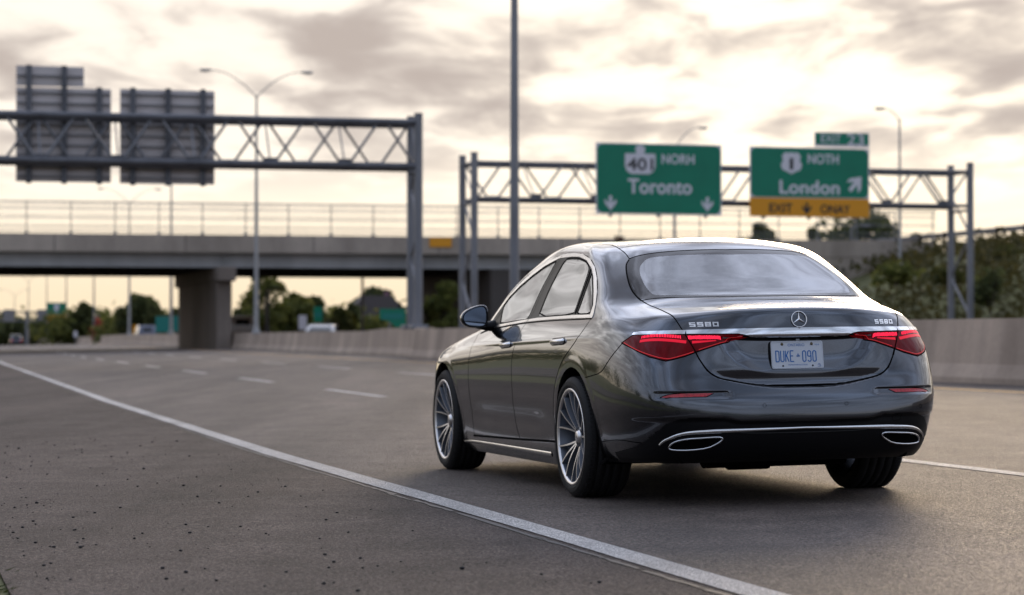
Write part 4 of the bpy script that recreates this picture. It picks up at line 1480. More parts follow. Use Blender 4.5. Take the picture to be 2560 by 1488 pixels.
def vehicle(loc, rz, L, W, H, paint, label, cat='car', van=False, lights=True):
    root = empty('van' if van else 'car', loc, rz, label, cat)
    # local: x forward
    if van:
        low = [(-L / 2, .35), (L / 2, .35), (L / 2 + .05, .75), (L * .40, 1.05), (-L / 2, 1.05)]
        cab = [(-L / 2, 1.05), (L * .40, 1.05), (L * .22, H - .08), (L * .15, H), (-L / 2 + .08, H)]
    else:
        low = [(-L / 2 + .05, .28), (L / 2 - .08, .28), (L / 2, .55), (L / 2 - .15, .78), (L * .16, .93), (-L * .36, .97), (-L / 2 + .02, .88), (-L / 2 - .02, .55)]
        cab = [(-L * .42, .95), (L * .18, .92), (L * .02, H - .06), (-L * .06, H), (-L * .20, H), (-L * .27, H - .05)]

    def hull(prof, w0, w1, name, m):
        mb = MB()
        zs = [z for _, z in prof]
        z0, z1 = min(zs), max(zs)
        n = len(prof)
        v = []
        for sg in (-1, 1):
            for x, z in prof:
                t = (z - z0) / (z1 - z0)
                v.append((x, sg * (w0 + (w1 - w0) * t), z))
        f = [tuple(range(n)), tuple(range(2 * n - 1, n - 1, -1))] + [(i, (i + 1) % n, (i + 1) % n + n, i + n) for i in range(n)]
        bm = bmesh.new()
        vs = [bm.verts.new(p) for p in v]
        for q in f:
            bm.faces.new([vs[i] for i in q])
        bmesh.ops.recalc_face_normals(bm, faces=bm.faces[:])
        bmesh.ops.bevel(bm, geom=bm.edges[:], offset=.07, segments=3, affect='EDGES', profile=.6)
        me = bpy.data.meshes.new(name)
        bm.to_mesh(me); bm.free()
        me.polygons.foreach_set('use_smooth', [True] * len(me.polygons))
        return link_mesh(name, me, m, root)
    hull(low, W / 2, W / 2 - .04, 'body', paint)
    hull(cab, W / 2 - .05, W / 2 - .20, 'cabin', paint)
    zc = .95 if not van else 1.08
    for sg in (-1, 1):
        mb = MB()
        a = [(-L * .34, zc + .06), (L * .10, zc + .04), (0, H - .12), (-L * .20, H - .10)] if not van else [(L * .05, 1.12), (L * .34, 1.12), (L * .2, H - .2), (L * .05, H - .2)]
        t = lambda z: W / 2 - .05 - .15 * (z - zc) / (H - zc) + .012
        mb.add([(x, sg * t(z), z) for x, z in a], [(0, 1, 2, 3)])
        mb.build('side_window', M['frit'], root)
    mb = MB()
    if van:
        mb.add([(L * .395, -.7, 1.12), (L * .395, .7, 1.12), (L * .235, .62, H - .14), (L * .235, -.62, H - .14)], [(0, 1, 2, 3)])
    else:
        mb.add([(L * .172, -.62, .99), (L * .172, .62, .99), (L * .04, .54, H - .10), (L * .04, -.54, H - .10)], [(0, 1, 2, 3)])
    mb.build('windscreen', M['frit'], root)
    mb = MB()
    if not van:
        mb.add([(-L * .41, -.60, 1.02), (-L * .41, .60, 1.02), (-L * .285, .5, H - .1), (-L * .285, -.5, H - .1)], [(0, 1, 2, 3)])
    else:
        mb.add([(-L / 2 + .01, -.5, H - .62), (-L / 2 + .01, .5, H - .62), (-L / 2 + .055, .48, H - .25), (-L / 2 + .055, -.48, H - .25)], [(0, 1, 2, 3)])
    mb.build('rear_window', M['frit'], root)
    for sx in (-L * .30, L * .31):
        for sg in (-1, 1):
            mb = MB()
            mb.lathe([(.10, -.09), (.24, -.10), (.315, -.08), (.33, 0), (.315, .08), (.24, .10), (.10, .09)], n=20)
            w = mb.build('wheel', M['tyre'], root)
            w.location = (sx, sg * (W / 2 - .12), .33)
    for sg in (-1, 1):
        mb = MB(); mb.box((L / 2 - .10, sg * (W / 2 - .28), .66), (.16, .34, .14), bev=.04); mb.build('headlight', M['clear_lens'] if not lights else M['sign_white'], root)
        mb = MB(); mb.box((-L / 2 + .04, sg * (W / 2 - .24), .74), (.12, .30, .14), bev=.04); mb.build('taillight', M['reflector'] if not lights else M['led_bar'], root)
    return root


def build_far():
    # far gantry under the bridge
    D = 335
    gx0, gx1 = at(-60, 0, D).x, at(243, 0, D).x
    y0 = D
    root = empty('sign_gantry', (gx1, D, 0), 0, 'small distant truss gantry seen through the left opening under the bridge', 'gantry')
    g0 = zg(gx1, D)
    zt, zb = at(0, 768, D).z, at(0, 790, D).z
    for z in (zt, zb):
        mb = MB(); mb.box(((gx0 - gx1) / 2, 0, z), (gx1 - gx0, .2, .2)); mb.build('chord', M['galv_dark'], root)
    for i in range(18):
        a = (gx0 - gx1) * i / 18
        b = (gx0 - gx1) * (i + 1) / 18
        mb = MB(); mb.bar((a, 0, zt if i % 2 else zb), (b, 0, zb if i % 2 else zt), .09); mb.build('brace', M['galv_dark'], root)
    for u in (-50, 66, 190, 240):
        xx = at(u, 0, D).x - gx1
        mb = MB(); mb.box((xx, .2, (zt + g0) / 2), (.42, .42, zt - g0 + .4)); mb.build('post', M['galv'], root)

    def hung(x0, x1, v0, v1, m, lab, low=None):
        p = at((x0 + x1) / 2, v1, D - .4)
        k = 1.01587 * D / FOC
        w, h = (x1 - x0) * k, (v1 - v0) * k
        r = empty('guide_sign', p, 0, lab, 'sign')
        mb = MB(); panel_mesh(mb, -w / 2, w / 2, h * (.36 if low else 0), h, 0, .06); mb.build('panel', m, r)
        if low:
            mb = MB(); panel_mesh(mb, -w / 2, w / 2, 0, h * .355, 0, .06); mb.build('yellow_panel', low, r)
            mb = MB(); mb.prism([(a * .3 * w * .45, h * (.70 + b * .22)) for a, b in ((-1, 1), (1, 1), (1, -.2), (0, -1), (-1, -.2))], -.02, -.001); mb.build('route_shield', M['sign_white'], r)
        mb = MB(); mb.box((0, .14, h / 2), (.15, .15, h)); mb.build('support_beam', M['galv_dark'], r)
    hung(116, 163, 745, 792, M['sign_green'], 'small distant green sign with a yellow lower strip, far under the bridge', M['sign_yellow'])
    hung(8, 35, 762, 792, M['alu_dark'], 'small distant grey sign back at the left edge under the bridge')
    hung(91, 115, 762, 788, M['alu_dark'], 'small distant grey sign back just left of the green and yellow sign')
    post_sign(398, 225, 383, 417, 779, 818, M['teal'], 'teal guide sign beside the thin lamp post, left of the dark bridge pier')
    post_sign(431, 215, 424, 439, 778, 816, M['teal'], 'narrow teal sign squeezed against the dark bridge pier', (0,))
    post_sign(742, 190, 735, 755, 776, 811, M['sign_white'], 'small white upright sign between the lamp post and the narrow green sign', (0,))
    post_sign(782, 195, 772, 794, 755, 793, M['sign_green'], 'narrow green guide sign standing above the white car roof', (-.2, .2), stripe=(.35, .62, M['teal']))
    post_sign(967, 128, 934, 999, 760, 806, M['sign_green'], 'green guide sign cut away at its lower left, left of the gantry posts', (-.1, .3), 1.0, (.45, .75, M['teal']))
    post_sign(332, 280, 327, 336, 800, 822, M['sign_yellow'], 'small yellow marker board left of the teal guide sign', (0,))
    post_sign(186, 310, 182, 190, 815, 830, M['sign_white'], 'tiny white marker right of the distant green and yellow sign', (0,))
    # house
    p = gpos(925, 262)
    r = empty('house', p, R(8), 'purple-walled house with dark roof and white windows, seen under the bridge', 'house')
    mb = MB(); mb.box((0, 0, 1.6), (5.2, 5, 3.3)); mb.build('wall', M['house_wall'], r)
    mb = MB(); mb.prism([(-2.9, 3.2), (2.9, 3.2), (1.4, 4.6), (-1.4, 4.6)], -2.8, 2.8); rf = mb.build('roof', M['roof_shingle'], r)
    mb = MB(); mb.box((1.2, .5, 4.6), (.5, .5, 1.0)); mb.build('chimney', M['house_wall'], rf)
    for x in (-1.6, .1, 1.6):
        mb = MB(); mb.box((x, -2.53, 1.6), (.9, .08, 1.2)); wn = mb.build('window', M['house_trim'], r)
        mb = MB(); mb.box((x, -2.58, 1.6), (.7, .04, 1.0)); mb.build('pane', M['frit'], wn)
    p = gpos(893, 250)
    r = empty('house', p, R(4), 'low white-fronted house left of the purple house, partly behind the thin lamp post', 'house')
    mb = MB(); mb.box((0, 0, 1.2), (4.0, 4, 2.4)); mb.build('wall', M['house_trim'], r)
    mb = MB(); mb.prism([(-2.2, 2.4), (2.2, 2.4), (.1, 3.7), (-.1, 3.7)], -2.2, 2.2); mb.build('roof', M['roof_shingle'], r)
    for x in (-1.0, 1.0):
        mb = MB(); mb.box((x, -2.03, 1.2), (.8, .06, 1.1)); mb.build('window', M['frit'], r)
    rz = math.atan2(.9703, -.2419)
    white = mat('white_car_paint', (.32, .30, .28), .3, coat=1.0)
    beige = mat('pale_van_paint', (.75, .66, .58), .35, coat=1.0)
    dark = mat('dark_car_paint', (.05, .055, .075), .3, .3, coat=1.0)
    blue = mat('grey_blue_paint', (.16, .18, .26), .35, coat=1.0)
    vehicle(gpos(798, 136), rz - .3, 4.6, 1.80, 1.36, white, 'white car of which only the roof shows above the barrier, under the bridge')
    vehicle(gpos(585, 176), rz, 5.0, 1.95, 2.15, beige, 'pale van behind the barrier just right of the bridge pier', 'van', True)
    vehicle(gpos(357, 255), rz, 5.0, 1.95, 1.85, blue, 'blue grey van behind the barrier left of the teal guide sign', 'van', True)
    g = gpos(39, 385)
    vehicle(g, rz, 4.7, 1.9, 1.65, dark, 'small dark car far ahead on the road at the left edge', 'car')


build_ground()
build_grass()
build_woods()
build_barrier()
build_bank()
build_trees()
build_bridge()
build_gantries()
build_lamps()
build_far()
# ------------------------------------------------------------------ the car
def build_car():
    g = np.random.default_rng(2)
    S = body_grid()
    nu_, nv_ = S.shape[:2]
    du = np.gradient(S, axis=0); dv = np.gradient(S, axis=1)
    NN = -np.cross(du, dv)
    NN[0, :, 1] = 0; NN[-1, :, 1] = 0; NN[:, -1, 1] = 0
    ln = np.linalg.norm(NN, axis=-1, keepdims=True)
    NN = np.where(ln > 1e-9, NN / np.maximum(ln, 1e-9), np.array([0, 0, 1.0]))
    idx = np.arange(nu_ * nv_).reshape(nu_, nv_)
    Q = np.stack([idx[:-1, :-1], idx[:-1, 1:], idx[1:, 1:], idx[1:, :-1]], -1).reshape(-1, 4)     # outward on the left half
    VL, NL = S.reshape(-1, 3).copy(), NN.reshape(-1, 3).copy()
    MIR = np.array([1, -1, 1.0])
    QR = Q[:, ::-1]
    n0 = len(VL)
    allV = np.concatenate([VL, VL * MIR]); allN = np.concatenate([NL, NL * MIR]); allF = np.concatenate([Q, QR + n0])
    bvh = BVHTree.FromPolygons(allV.tolist(), allF.tolist())

    def nrm_at(loc, fi):
        ids = allF[fi]
        d = 1.0 / (np.linalg.norm(allV[ids] - np.array(loc), axis=1) + 1e-5)
        n = (allN[ids] * d[:, None]).sum(0)
        return Vector(n / np.linalg.norm(n))

    def cast(o, d):
        loc, n, fi, dist = bvh.ray_cast(Vector(o), Vector(d).normalized())
        if loc is None:
            return None
        return loc, nrm_at(loc, fi)

    def snap(p):
        loc, n, fi, dist = bvh.find_nearest(Vector(p))
        return loc, nrm_at(loc, fi)

    root = bpy.data.objects.new('sedan_car', None)
    COL.objects.link(root)
    RW = Matrix(((-.260875, -.965238, -.016109), (.965372, -.260850, -.003674), (-.000656, -.016510, .999863)))
    root.matrix_world = Matrix.Translation((1.29417, 14.7473, .0770)) @ RW.to_4x4()
    tag(root, 'large dark grey saloon car in the near lane with lit red tail lights', 'car')

    # ---- sort the faces of the body into panels
    ctr = VL[Q].mean(1)
    cx, cy, cz = ctr.T
    ii = np.repeat(np.arange(nu_ - 1), nv_ - 1)

    def inpoly(poly, px, pz):
        r = np.zeros(len(px), bool)
        n = len(poly)
        for i in range(n):
            x0, z0 = poly[i]; x1, z1 = poly[(i + 1) % n]
            c = ((z0 > pz) != (z1 > pz)) & (px < (x1 - x0) * (pz - z0) / ((z1 - z0) + 1e-12) + x0)
            r ^= c
        return r
    side = (np.abs(NL[Q[:, 0], 1]) > .25) & (cy > .45)
    AR = .402
    arch = np.zeros(len(Q), bool)
    for xc in (0., 3.216):
        arch |= (np.hypot(cx - xc, cz - .3525) < AR) & (cy > .55) & (cz < .85)
    DLO = [(-.097, 1.060), (-.066, 1.116), (.050, 1.200), (.180, 1.286), (.282, 1.339), (.438, 1.391), (.636, 1.418), (.80, 1.424), (.95, 1.424), (1.081, 1.421), (1.387, 1.380), (1.612, 1.331), (1.806, 1.270), (1.977, 1.198), (2.083, 1.138), (2.20, 1.065), (2.27, 1.018), (2.29, .998), (1.94, 1.014), (1.398, 1.036), (1.003, 1.050), (.24, 1.060)]
    COUT = [(-.165, 1.041), (-.150, 1.07), (-.101, 1.118), (-.005, 1.196), (.122, 1.279), (.249, 1.347), (.390, 1.399), (.60, 1.434), (.80, 1.446), (.95, 1.447), (1.03, 1.444), (1.291, 1.414), (1.541, 1.371), (1.745, 1.319), (1.898, 1.250), (2.05, 1.18), (2.265, 1.068), (2.36, 1.008), (2.44, .962), (2.259, .982), (1.805, 1.004), (1.228, 1.027), (.708, 1.037), (.221, 1.041)]

    def shrink(poly, d):
        c = np.mean(poly, 0)
        out = []
        n = len(poly)
        for i in range(n):
            a, b, e = np.array(poly[i - 1]), np.array(poly[i]), np.array(poly[(i + 1) % n])
            t = e - a
            nn = np.array([-t[1], t[0]]) / (np.linalg.norm(t) + 1e-9)
            if np.dot(c - b, nn) < 0:
                nn = -nn
            out.append(tuple(b + nn * d))
        return out
    dlo_hole = side & (cz > .98) & inpoly(shrink(DLO, .012), cx, cz)

    def xgb(y):     # rear edge of the back window
        return -.455 - .125 * (1 - np.minimum(1, np.abs(y) / .68) ** 2)

    def xgt(y):     # its top edge
        return np.interp(np.abs(y), [0, .25, .468, .582, .62], [-.031, -.009, .024, .050, .06])
    RG = [(-.455, .680), (-.37, .686), (-.278, .684), (-.20, .671), (-.121, .655), (-.04, .632), (.010, .615), (.036, .597)]
    zglass = cz > 1.10
    gy = np.interp(cx, [p[0] for p in RG], [p[1] for p in RG])
    rg_hole = zglass & (cx > xgb(cy) + .012) & (cx < xgt(cy) - .012) & (cy < gy - .012) & (cx < .1)
    ws_hole = (cz > 1.035) & (cx > 1.66) & (cx < 2.80) & (cy < np.interp(cx, [1.66, 1.9, 2.3, 2.8], [.56, .60, .60, .60])) & (NL[Q[:, 0], 0] > .2) & (cx > 1.66 + .1 * (cy / .6) ** 2 * -1)
    hole = arch | dlo_hole | rg_hole | ws_hole
    BB = [(0, .458), (.36, .464), (.405, .470), (.467, .482), (.589, .488), (.66, .486), (.695, .481), (.756, .458), (.805, .406), (.847, .349), (.888, .300), (.93, .25)]
    black = (cx < -.60) & (cz < np.interp(cy, [p[0] for p in BB], [p[1] for p in BB])) & (cz < .52)
    DF = [(2.50, .99), (2.49, .949), (2.452, .886), (2.452, .824), (2.468, .744), (2.485, .637), (2.50, .525), (2.50, .45), (2.50, .36), (2.49, .262)]
    DM = [(1.228, 1.028), (1.256, .977), (1.270, .919), (1.313, .846), (1.341, .773), (1.356, .654), (1.372, .551), (1.400, .450), (1.39, .37), (1.30, .282)]
    DR = [(-.145, 1.041), (-.135, 1.011), (-.112, .972), (-.037, .904), (.093, .840), (.204, .788), (.295, .719), (.377, .637), (.430, .56), (.463, .480), (.475, .40), (.463, .301)]
    belt = lambda x: np.interp(x, [-.2, 0, .708, 1.228, 1.805, 2.259, 2.6], [1.040, 1.041, 1.037, 1.027, 1.004, .982, .93])
    zb_ = np.interp(cx, [.4, 1.284, 2.0, 2.77], [.301, .282, .270, .255])
    lowside = side & (cz < belt(cx)) & (cz > zb_)
    xf = np.interp(cz, [p[1] for p in DF[::-1]], [p[0] for p in DF[::-1]])
    xm = np.interp(cz, [p[1] for p in DM[::-1]], [p[0] for p in DM[::-1]])
    xr = np.interp(cz, [p[1] for p in DR[::-1]], [p[0] for p in DR[::-1]])
    fdoor = lowside & (cx > xm) & (cx <= xf)
    rdoor = lowside & (cx <= xm) & (cx > xr)
    TS = [(.655, -.02), (.661, .03), (.668, .20), (.680, .36), (.700, .476), (.736, .531), (.805, .571), (.857, .592), (.94, .628), (1.043, .664), (1.088, .669), (1.131, .679), (1.17, .69)]
    ys = np.interp(cz, [p[0] for p in TS], [p[1] for p in TS])
    trunk = (cx < xgb(cy)) & (cx < -.40) & (cz > .655) & (cy < ys)
    skirt = side & (cz <= zb_) & (cx > .36) & (cx < 2.83)
    bonnet = (cx > 2.75) & (cx < 3.93) & (NL[Q[:, 0], 2] > .6) & (cy < np.interp(cx, [2.7, 3.3, 3.9], [.74, .70, .40])) & (cz < 1.04)
    roofp = (cz > 1.40) & (cx > .16) & (cx < 1.62) & (cy < .56) & ~rg_hole & (cx > .131 + .185 * (cy / .567) ** 2)

    taken = hole.copy()
    groups = {}
    for nm, m_ in (('black', black), ('fdoor', fdoor), ('rdoor', rdoor), ('trunk', trunk), ('skirt', skirt), ('bonnet', bonnet), ('roof', roofp)):
        m2 = m_ & ~taken
        groups[nm] = m2
        taken |= m2
    groups['body'] = ~taken
    # pull the rim of the wheel openings onto the circle
    used = np.unique(Q[~hole])
    for xc in (0., 3.216):
        p = VL[used]
        r = np.hypot(p[:, 0] - xc, p[:, 2] - .3525)
        k = (r < AR) & (p[:, 1] > .55) & (p[:, 2] < .85)
        sc = AR / np.maximum(r[k], 1e-3)
        w = used[k]
        VL[w, 0] = xc + (VL[w, 0] - xc) * sc
        VL[w, 2] = .3525 + (VL[w, 2] - .3525) * sc

    def sub(mask, sides, name, m, parent):
        Vs, Ns, Fs = [], [], []
        k = 0
        for sd in sides:
            q = Q[mask]
            u, inv = np.unique(q, return_inverse=True)
            f = inv.reshape(-1, 4)
            V, Nn = VL[u], NL[u]
            if sd < 0:
                V, Nn, f = V * MIR, Nn * MIR, f[:, ::-1]
            Vs.append(V); Ns.append(Nn); Fs.append(f + k)
            k += len(V)
        return mesh_np(name, np.concatenate(Vs), np.concatenate(Fs), m, parent, np.concatenate(Ns))
    P_ = M['car_paint']
    sub(groups['body'], (1, -1), 'body', P_, root)
    doors = {}
    for sd in (1, -1):
        doors[('f', sd)] = sub(groups['fdoor'], (sd,), 'front_door', P_, root)
        doors[('r', sd)] = sub(groups['rdoor'], (sd,), 'rear_door', P_, root)
        sub(groups['skirt'], (sd,), 'side_skirt', P_, root)
    lid = sub(groups['trunk'], (1, -1), 'boot_lid', P_, root)
    diff = sub(groups['black'], (1, -1), 'rear_diffuser', M['car_black'], root)
    sub(groups['bonnet'], (1, -1), 'bonnet', P_, root)
    sub(groups['roof'], (1, -1), 'roof_panel', P_, root)

    # ---- patches and ribbons that follow the body
    def dens(poly, step, closed=True):
        out = []
        n = len(poly)
        for i in range(n if closed else n - 1):
            a, b = np.array(poly[i], float), np.array(poly[(i + 1) % n], float)
            k = max(1, int(np.linalg.norm(b - a) / step))
            for q in range(k):
                out.append(a + (b - a) * q / k)
        if not closed:
            out.append(np.array(poly[-1], float))
        return np.array(out)

    def smooth(pts, it=2, closed=False):
        p = np.array(pts, float)
        for _ in range(it):
            if closed:
                p = np.stack([p * .75 + np.roll(p, -1, 0) * .25, p * .25 + np.roll(p, -1, 0) * .75], 1).reshape(-1, p.shape[1])
            else:
                q = np.stack([p[:-1] * .75 + p[1:] * .25, p[:-1] * .25 + p[1:] * .75], 1).reshape(-1, p.shape[1])
                p = np.concatenate([p[:1], q, p[-1:]])
        return p

    def patch(poly3, d, off, step, name, m, parent, holes=(), sides=(1,), start=3.0, thick=0.0, rnd=0):
        """Sheet lying on the body: outline of 3-D points, seen along direction d, lifted by off."""
        d = Vector(d).normalized()
        ux = Vector((0, 0, 1)).cross(d)
        if ux.length < .1:
            ux = Vector((1, 0, 0))
        ux.normalize()
        uy = d.cross(ux)
        B = np.array([tuple(ux), tuple(uy)])
        loops = []
        for k, L_ in enumerate([poly3] + list(holes)):
            p2 = np.array(L_, float) @ B.T
            if rnd:
                p2 = smooth(p2, rnd, True)
            loops.append(dens(p2, step))
        big = loops[0]
        lo, hi = big.min(0), big.max(0)
        gx, gz = np.meshgrid(np.arange(lo[0] + step / 2, hi[0], step), np.arange(lo[1] + step / 2, hi[1], step))
        gp = np.stack([gx.ravel(), gz.ravel()], 1)
        ins = inpoly(big.tolist(), gp[:, 0], gp[:, 1])
        for h in loops[1:]:
            ins &= ~inpoly(h.tolist(), gp[:, 0], gp[:, 1])
        gp = gp[ins]
        ed = np.concatenate(loops)
        if len(gp):
            keep = np.array([np.min(np.hypot(*(ed - q).T)) > step * .55 for q in gp])
            gp = gp[keep]
        pts = np.concatenate([ed, gp]) if len(gp) else ed
        edges = []
        b = 0
        for L_ in loops:
            n = len(L_)
            edges += [(b + i, b + (i + 1) % n) for i in range(n)]
            b += n
        vo, eo, fo, *_ = delaunay_2d_cdt([Vector(q) for q in pts], edges, [], 0, 1e-6)
        vo = np.array([tuple(q) for q in vo])
        tri = np.array([f for f in fo if len(f) == 3])
        c = vo[tri].mean(1)
        k = inpoly(big.tolist(), c[:, 0], c[:, 1])
        for h in loops[1:]:
            k &= ~inpoly(h.tolist(), c[:, 0], c[:, 1])
        tri = tri[k]
        V, Nn = [], []
        o0 = np.array(poly3, float) @ np.array(tuple(d))
        for q in vo:
            o = ux * q[0] + uy * q[1] + d * (float(o0.mean()) - start)
            h = cast(o, d)
            if h is None:
                h = snap(o + d * start)
            V.append(tuple(h[0] + h[1] * off)); Nn.append(tuple(h[1]))
        V, Nn = np.array(V), np.array(Nn)
        fn = np.cross(V[tri[:, 1]] - V[tri[:, 0]], V[tri[:, 2]] - V[tri[:, 0]])
        flip = (fn * Nn[tri[:, 0]]).sum(1) < 0
        tri[flip] = tri[flip][:, ::-1]
        Vs, Ns, Fs = [], [], []
        k = 0
        for sd in sides:
            v, nn, f = (V, Nn, tri) if sd > 0 else (V * MIR, Nn * MIR, tri[:, ::-1])
            Vs.append(v); Ns.append(nn); Fs.append(f + k)
            k += len(v)
        V, Nn, tri = np.concatenate(Vs), np.concatenate(Ns), np.concatenate(Fs)
        if thick:
            # skirt down to the body round the edge
            from collections import Counter
            cnt = Counter()
            for f in tri:
                for i in range(3):
                    cnt[tuple(sorted((int(f[i]), int(f[(i + 1) % 3]))))] += 1
            ex, k = [], len(V)
            mp = {}
            V2, N2 = [], []
            F2 = [tuple(int(q) for q in f) for f in tri]
            for f in tri:
                for i in range(3):
                    a, b = int(f[i]), int(f[(i + 1) % 3])
                    if cnt[tuple(sorted((a, b)))] == 1:
                        t = Vector(V[b] - V[a]).normalized()
                        nn = t.cross(Vector(Nn[a]))
                        base = k + len(V2)
                        V2 += [V[a], V[b], V[b] - Nn[b] * thick, V[a] - Nn[a] * thick]
                        N2 += [tuple(nn)] * 4
                        F2.append((base + 1, base, base + 3, base + 2))
            V = np.concatenate([V, np.array(V2)]); Nn = np.concatenate([Nn, np.array(N2)])
            return mesh_np(name, V, F2, m, parent, Nn)
        return mesh_np(name, V, tri, m, parent, Nn)

    class Rib:
        def __init__(s):
            s.v, s.f, s.n = [], [], []

        def line(s, pts, w, off=.0012, step=.012, closed=False, rnd=2, mirror=False, lift=0.0, w2=None):
            p = np.array(pts, float)
            if rnd:
                p = smooth(p, rnd, closed)
            p = dens(p, step, closed)
            hs = [snap(q) for q in p]
            L_ = [h[0] for h in hs]
            k = len(L_)
            for sd in ((1, -1) if mirror else (1,)):
                b = len(s.v)
                for i in range(k):
                    t = (L_[(i + 1) % k] - L_[i - 1]) if closed else (L_[min(i + 1, k - 1)] - L_[max(0, i - 1)])
                    t.normalize()
                    n = hs[i][1]
                    a = t.cross(n)
                    ww = w if w2 is None else w + (w2 - w) * i / (k - 1)
                    row = [(L_[i] - a * ww / 2 + n * off, (n - a * .9 * (lift > 0)).normalized()), (L_[i] + n * (off + lift), n), (L_[i] + a * ww / 2 + n * off, (n + a * .9 * (lift > 0)).normalized())]
                    for v, nn in row:
                        s.v.append((v.x, v.y * sd, v.z)); s.n.append((nn.x, nn.y * sd, nn.z))
                for i in range(k if closed else k - 1):
                    j = (i + 1) % k
                    for c in (0, 1):
                        q = (b + 3 * i + c, b + 3 * i + c + 1, b + 3 * j + c + 1, b + 3 * j + c)
                        s.f.append(q if sd > 0 else q[::-1])
            return s

        def build(s, name, m, parent):
            V, Nn = np.array(s.v), np.array(s.n)
            F = []
            for f in s.f:
                a = np.cross(V[f[1]] - V[f[0]], V[f[2]] - V[f[0]])
                F.append(f if np.dot(a, Nn[f[0]]) >= 0 else f[::-1])
            return mesh_np(name, V, F, m, parent, Nn)

    Yl = lambda P, y=.9: [(x, y, z) for x, z in P]      # side-view outline to 3-D (the sheet is cast onto the body)

    def yfix(P):
        out = []
        for x, z in P:
            h = cast((x, 2.5, z), (0, -1, 0))
            out.append(tuple(h[0]) if h else (x, .9, z))
        return out
    # panel gaps
    gp = Rib()
    GW = .0052
    for L_ in (DF + [(2.47, .255)], DM, DR):
        gp.line(yfix(L_), GW, mirror=True)
    gp.line(yfix([(2.52, .262), (2.009, .272), (1.284, .284), (.44, .303)]), .014, mirror=True)
    gp.line(yfix([(1.228, 1.028), (1.174, 1.058), (1.175, 1.162), (1.131, 1.304), (1.03, 1.435)]), .005, off=.0046, mirror=True)
    # bumper seam, fuel side, valance crease
    gp.line([(-.745, .889, .897), (-.70, .91, .855), (-.667, .926, .829), (-.60, .94, .775), (-.551, .952, .740), (-.50, .957, .725), (-.454, .961, .719), (-.275, .976, .700)], GW, mirror=True)
    gp.line([(-.435, .935, .335), (-.701, .909, .364), (-.915, .847, .349)], .004, mirror=True)
    # boot lid
    ts = [(-.455, .680, 1.133), (-.695, .669, 1.088), (-.90, .664, 1.052), (-.951, .663, 1.041), (-.985, .655, 1.015), (-1.046, .628, .940), (-1.090, .592, .857), (-1.109, .571, .805), (-1.131, .531, .736), (-1.148, .476, .700), (-1.160, .40, .685), (-1.168, .340, .678), (-1.182, .17, .666), (-1.187, 0, .662)]
    gp.line(ts[:9], .0065, mirror=True)
    gp.line(ts[7:], .0075, mirror=True, w2=.020)
    gp.line([(xgb(y) - .004, y, 1.14) for y in np.linspace(-.68, .68, 21)], .007, rnd=1)
    # roof: side joints, rear joint, joint round the window
    gp.line([(.90, .575, 1.50), (.529, .567, 1.492), (.316, .567, 1.459), (.168, .572, 1.423), (.050, .586, 1.386)], GW, mirror=True)
    gp.line([(.131 + .185 * (y / .567) ** 2, y, 1.488 - .03 * (y / .567) ** 2) for y in np.linspace(-.567, .567, 21)], .007, rnd=1)
    gp.line([(xgt(y) + .004, y, 1.43 - .045 * (y / .58) ** 2) for y in np.linspace(-.590, .590, 25)], .010, rnd=1)
    gp.line([(.044, .592, 1.384), (.010, .622, 1.355), (-.121, .660, 1.288), (-.278, .689, 1.206), (-.37, .691, 1.17), (-.455, .682, 1.134)], .009, mirror=True)
    # bonnet and wings
    gp.line([(2.75, .745, 1.0), (3.3, .705, .93), (3.9, .40, .80)], GW, mirror=True)
    gp.line([(1.63, .585, 1.44), (1.9, .62, 1.34), (2.3, .62, 1.15), (2.62, .62, 1.03)], .03, mirror=True)
    # wheel arch inner edges
    gp.build('panel_gap', M['gap'], root)
    # thin light edge on the boot shut line is left to the paint

    # ---- side windows
    FD = [(1.250, 1.040), (1.245, 1.131), (1.214, 1.256), (1.150, 1.365), (1.098, 1.413), (1.387, 1.372), (1.612, 1.323), (1.806, 1.262), (1.977, 1.190), (2.060, 1.138), (2.045, 1.10), (2.005, 1.055), (1.955, 1.017), (1.398, 1.037)]
    RD = [(.255, 1.062), (.268, 1.113), (.290, 1.219), (.310, 1.300), (.335, 1.348), (.438, 1.383), (.636, 1.410), (.80, 1.416), (.925, 1.414), (1.012, 1.300), (1.038, 1.163), (1.022, 1.053)]
    QG = [(-.078, 1.063), (-.052, 1.116), (.060, 1.195), (.180, 1.277), (.236, 1.314), (.244, 1.290), (.222, 1.219), (.200, 1.113), (.192, 1.063)]
    for sd in (1, -1):
        patch(yfix(DLO), (0, -1, 0), .0008, .02, 'window_surround', M['car_black'], root, [yfix(shrink(FD, .008)), yfix(shrink(RD, .008)), yfix(shrink(QG, .008))], (sd,))
        patch(yfix(COUT), (0, -1, 0), .0035, .016, 'window_trim', M['satin_chrome'], root, [yfix(DLO)], (sd,), thick=.004)
        patch(yfix(FD), (0, -1, 0), -.0010, .03, 'window', M['glass'], doors[('f', sd)], (), (sd,))
        patch(yfix(RD), (0, -1, 0), -.0010, .03, 'window', M['glass'], doors[('r', sd)], (), (sd,))
        patch(yfix(QG), (0, -1, 0), -.0010, .03, 'quarter_window', M['glass'], root, (), (sd,))
    rb = Rib()
    ed = yfix(COUT)
    rb.line(ed[:19], .006, off=.002, mirror=True, rnd=1)
    rb.line(yfix([(2.44, .955), (2.259, .975), (1.805, .997), (1.228, 1.020), (.708, 1.030), (.221, 1.034), (-.165, 1.036)]), .006, off=.002, mirror=True, rnd=1)
    for L_ in (FD, RD, QG):
        rb.line(yfix(L_), .010, off=.0016, closed=True, mirror=True, rnd=1)
    rb.line(yfix([(.222, 1.065), (.236, 1.113), (.256, 1.219), (.275, 1.300), (.29, 1.335)]), .026, off=.0022, mirror=True, rnd=1)
    rb.build('rubber_seal', M['gap'], root)

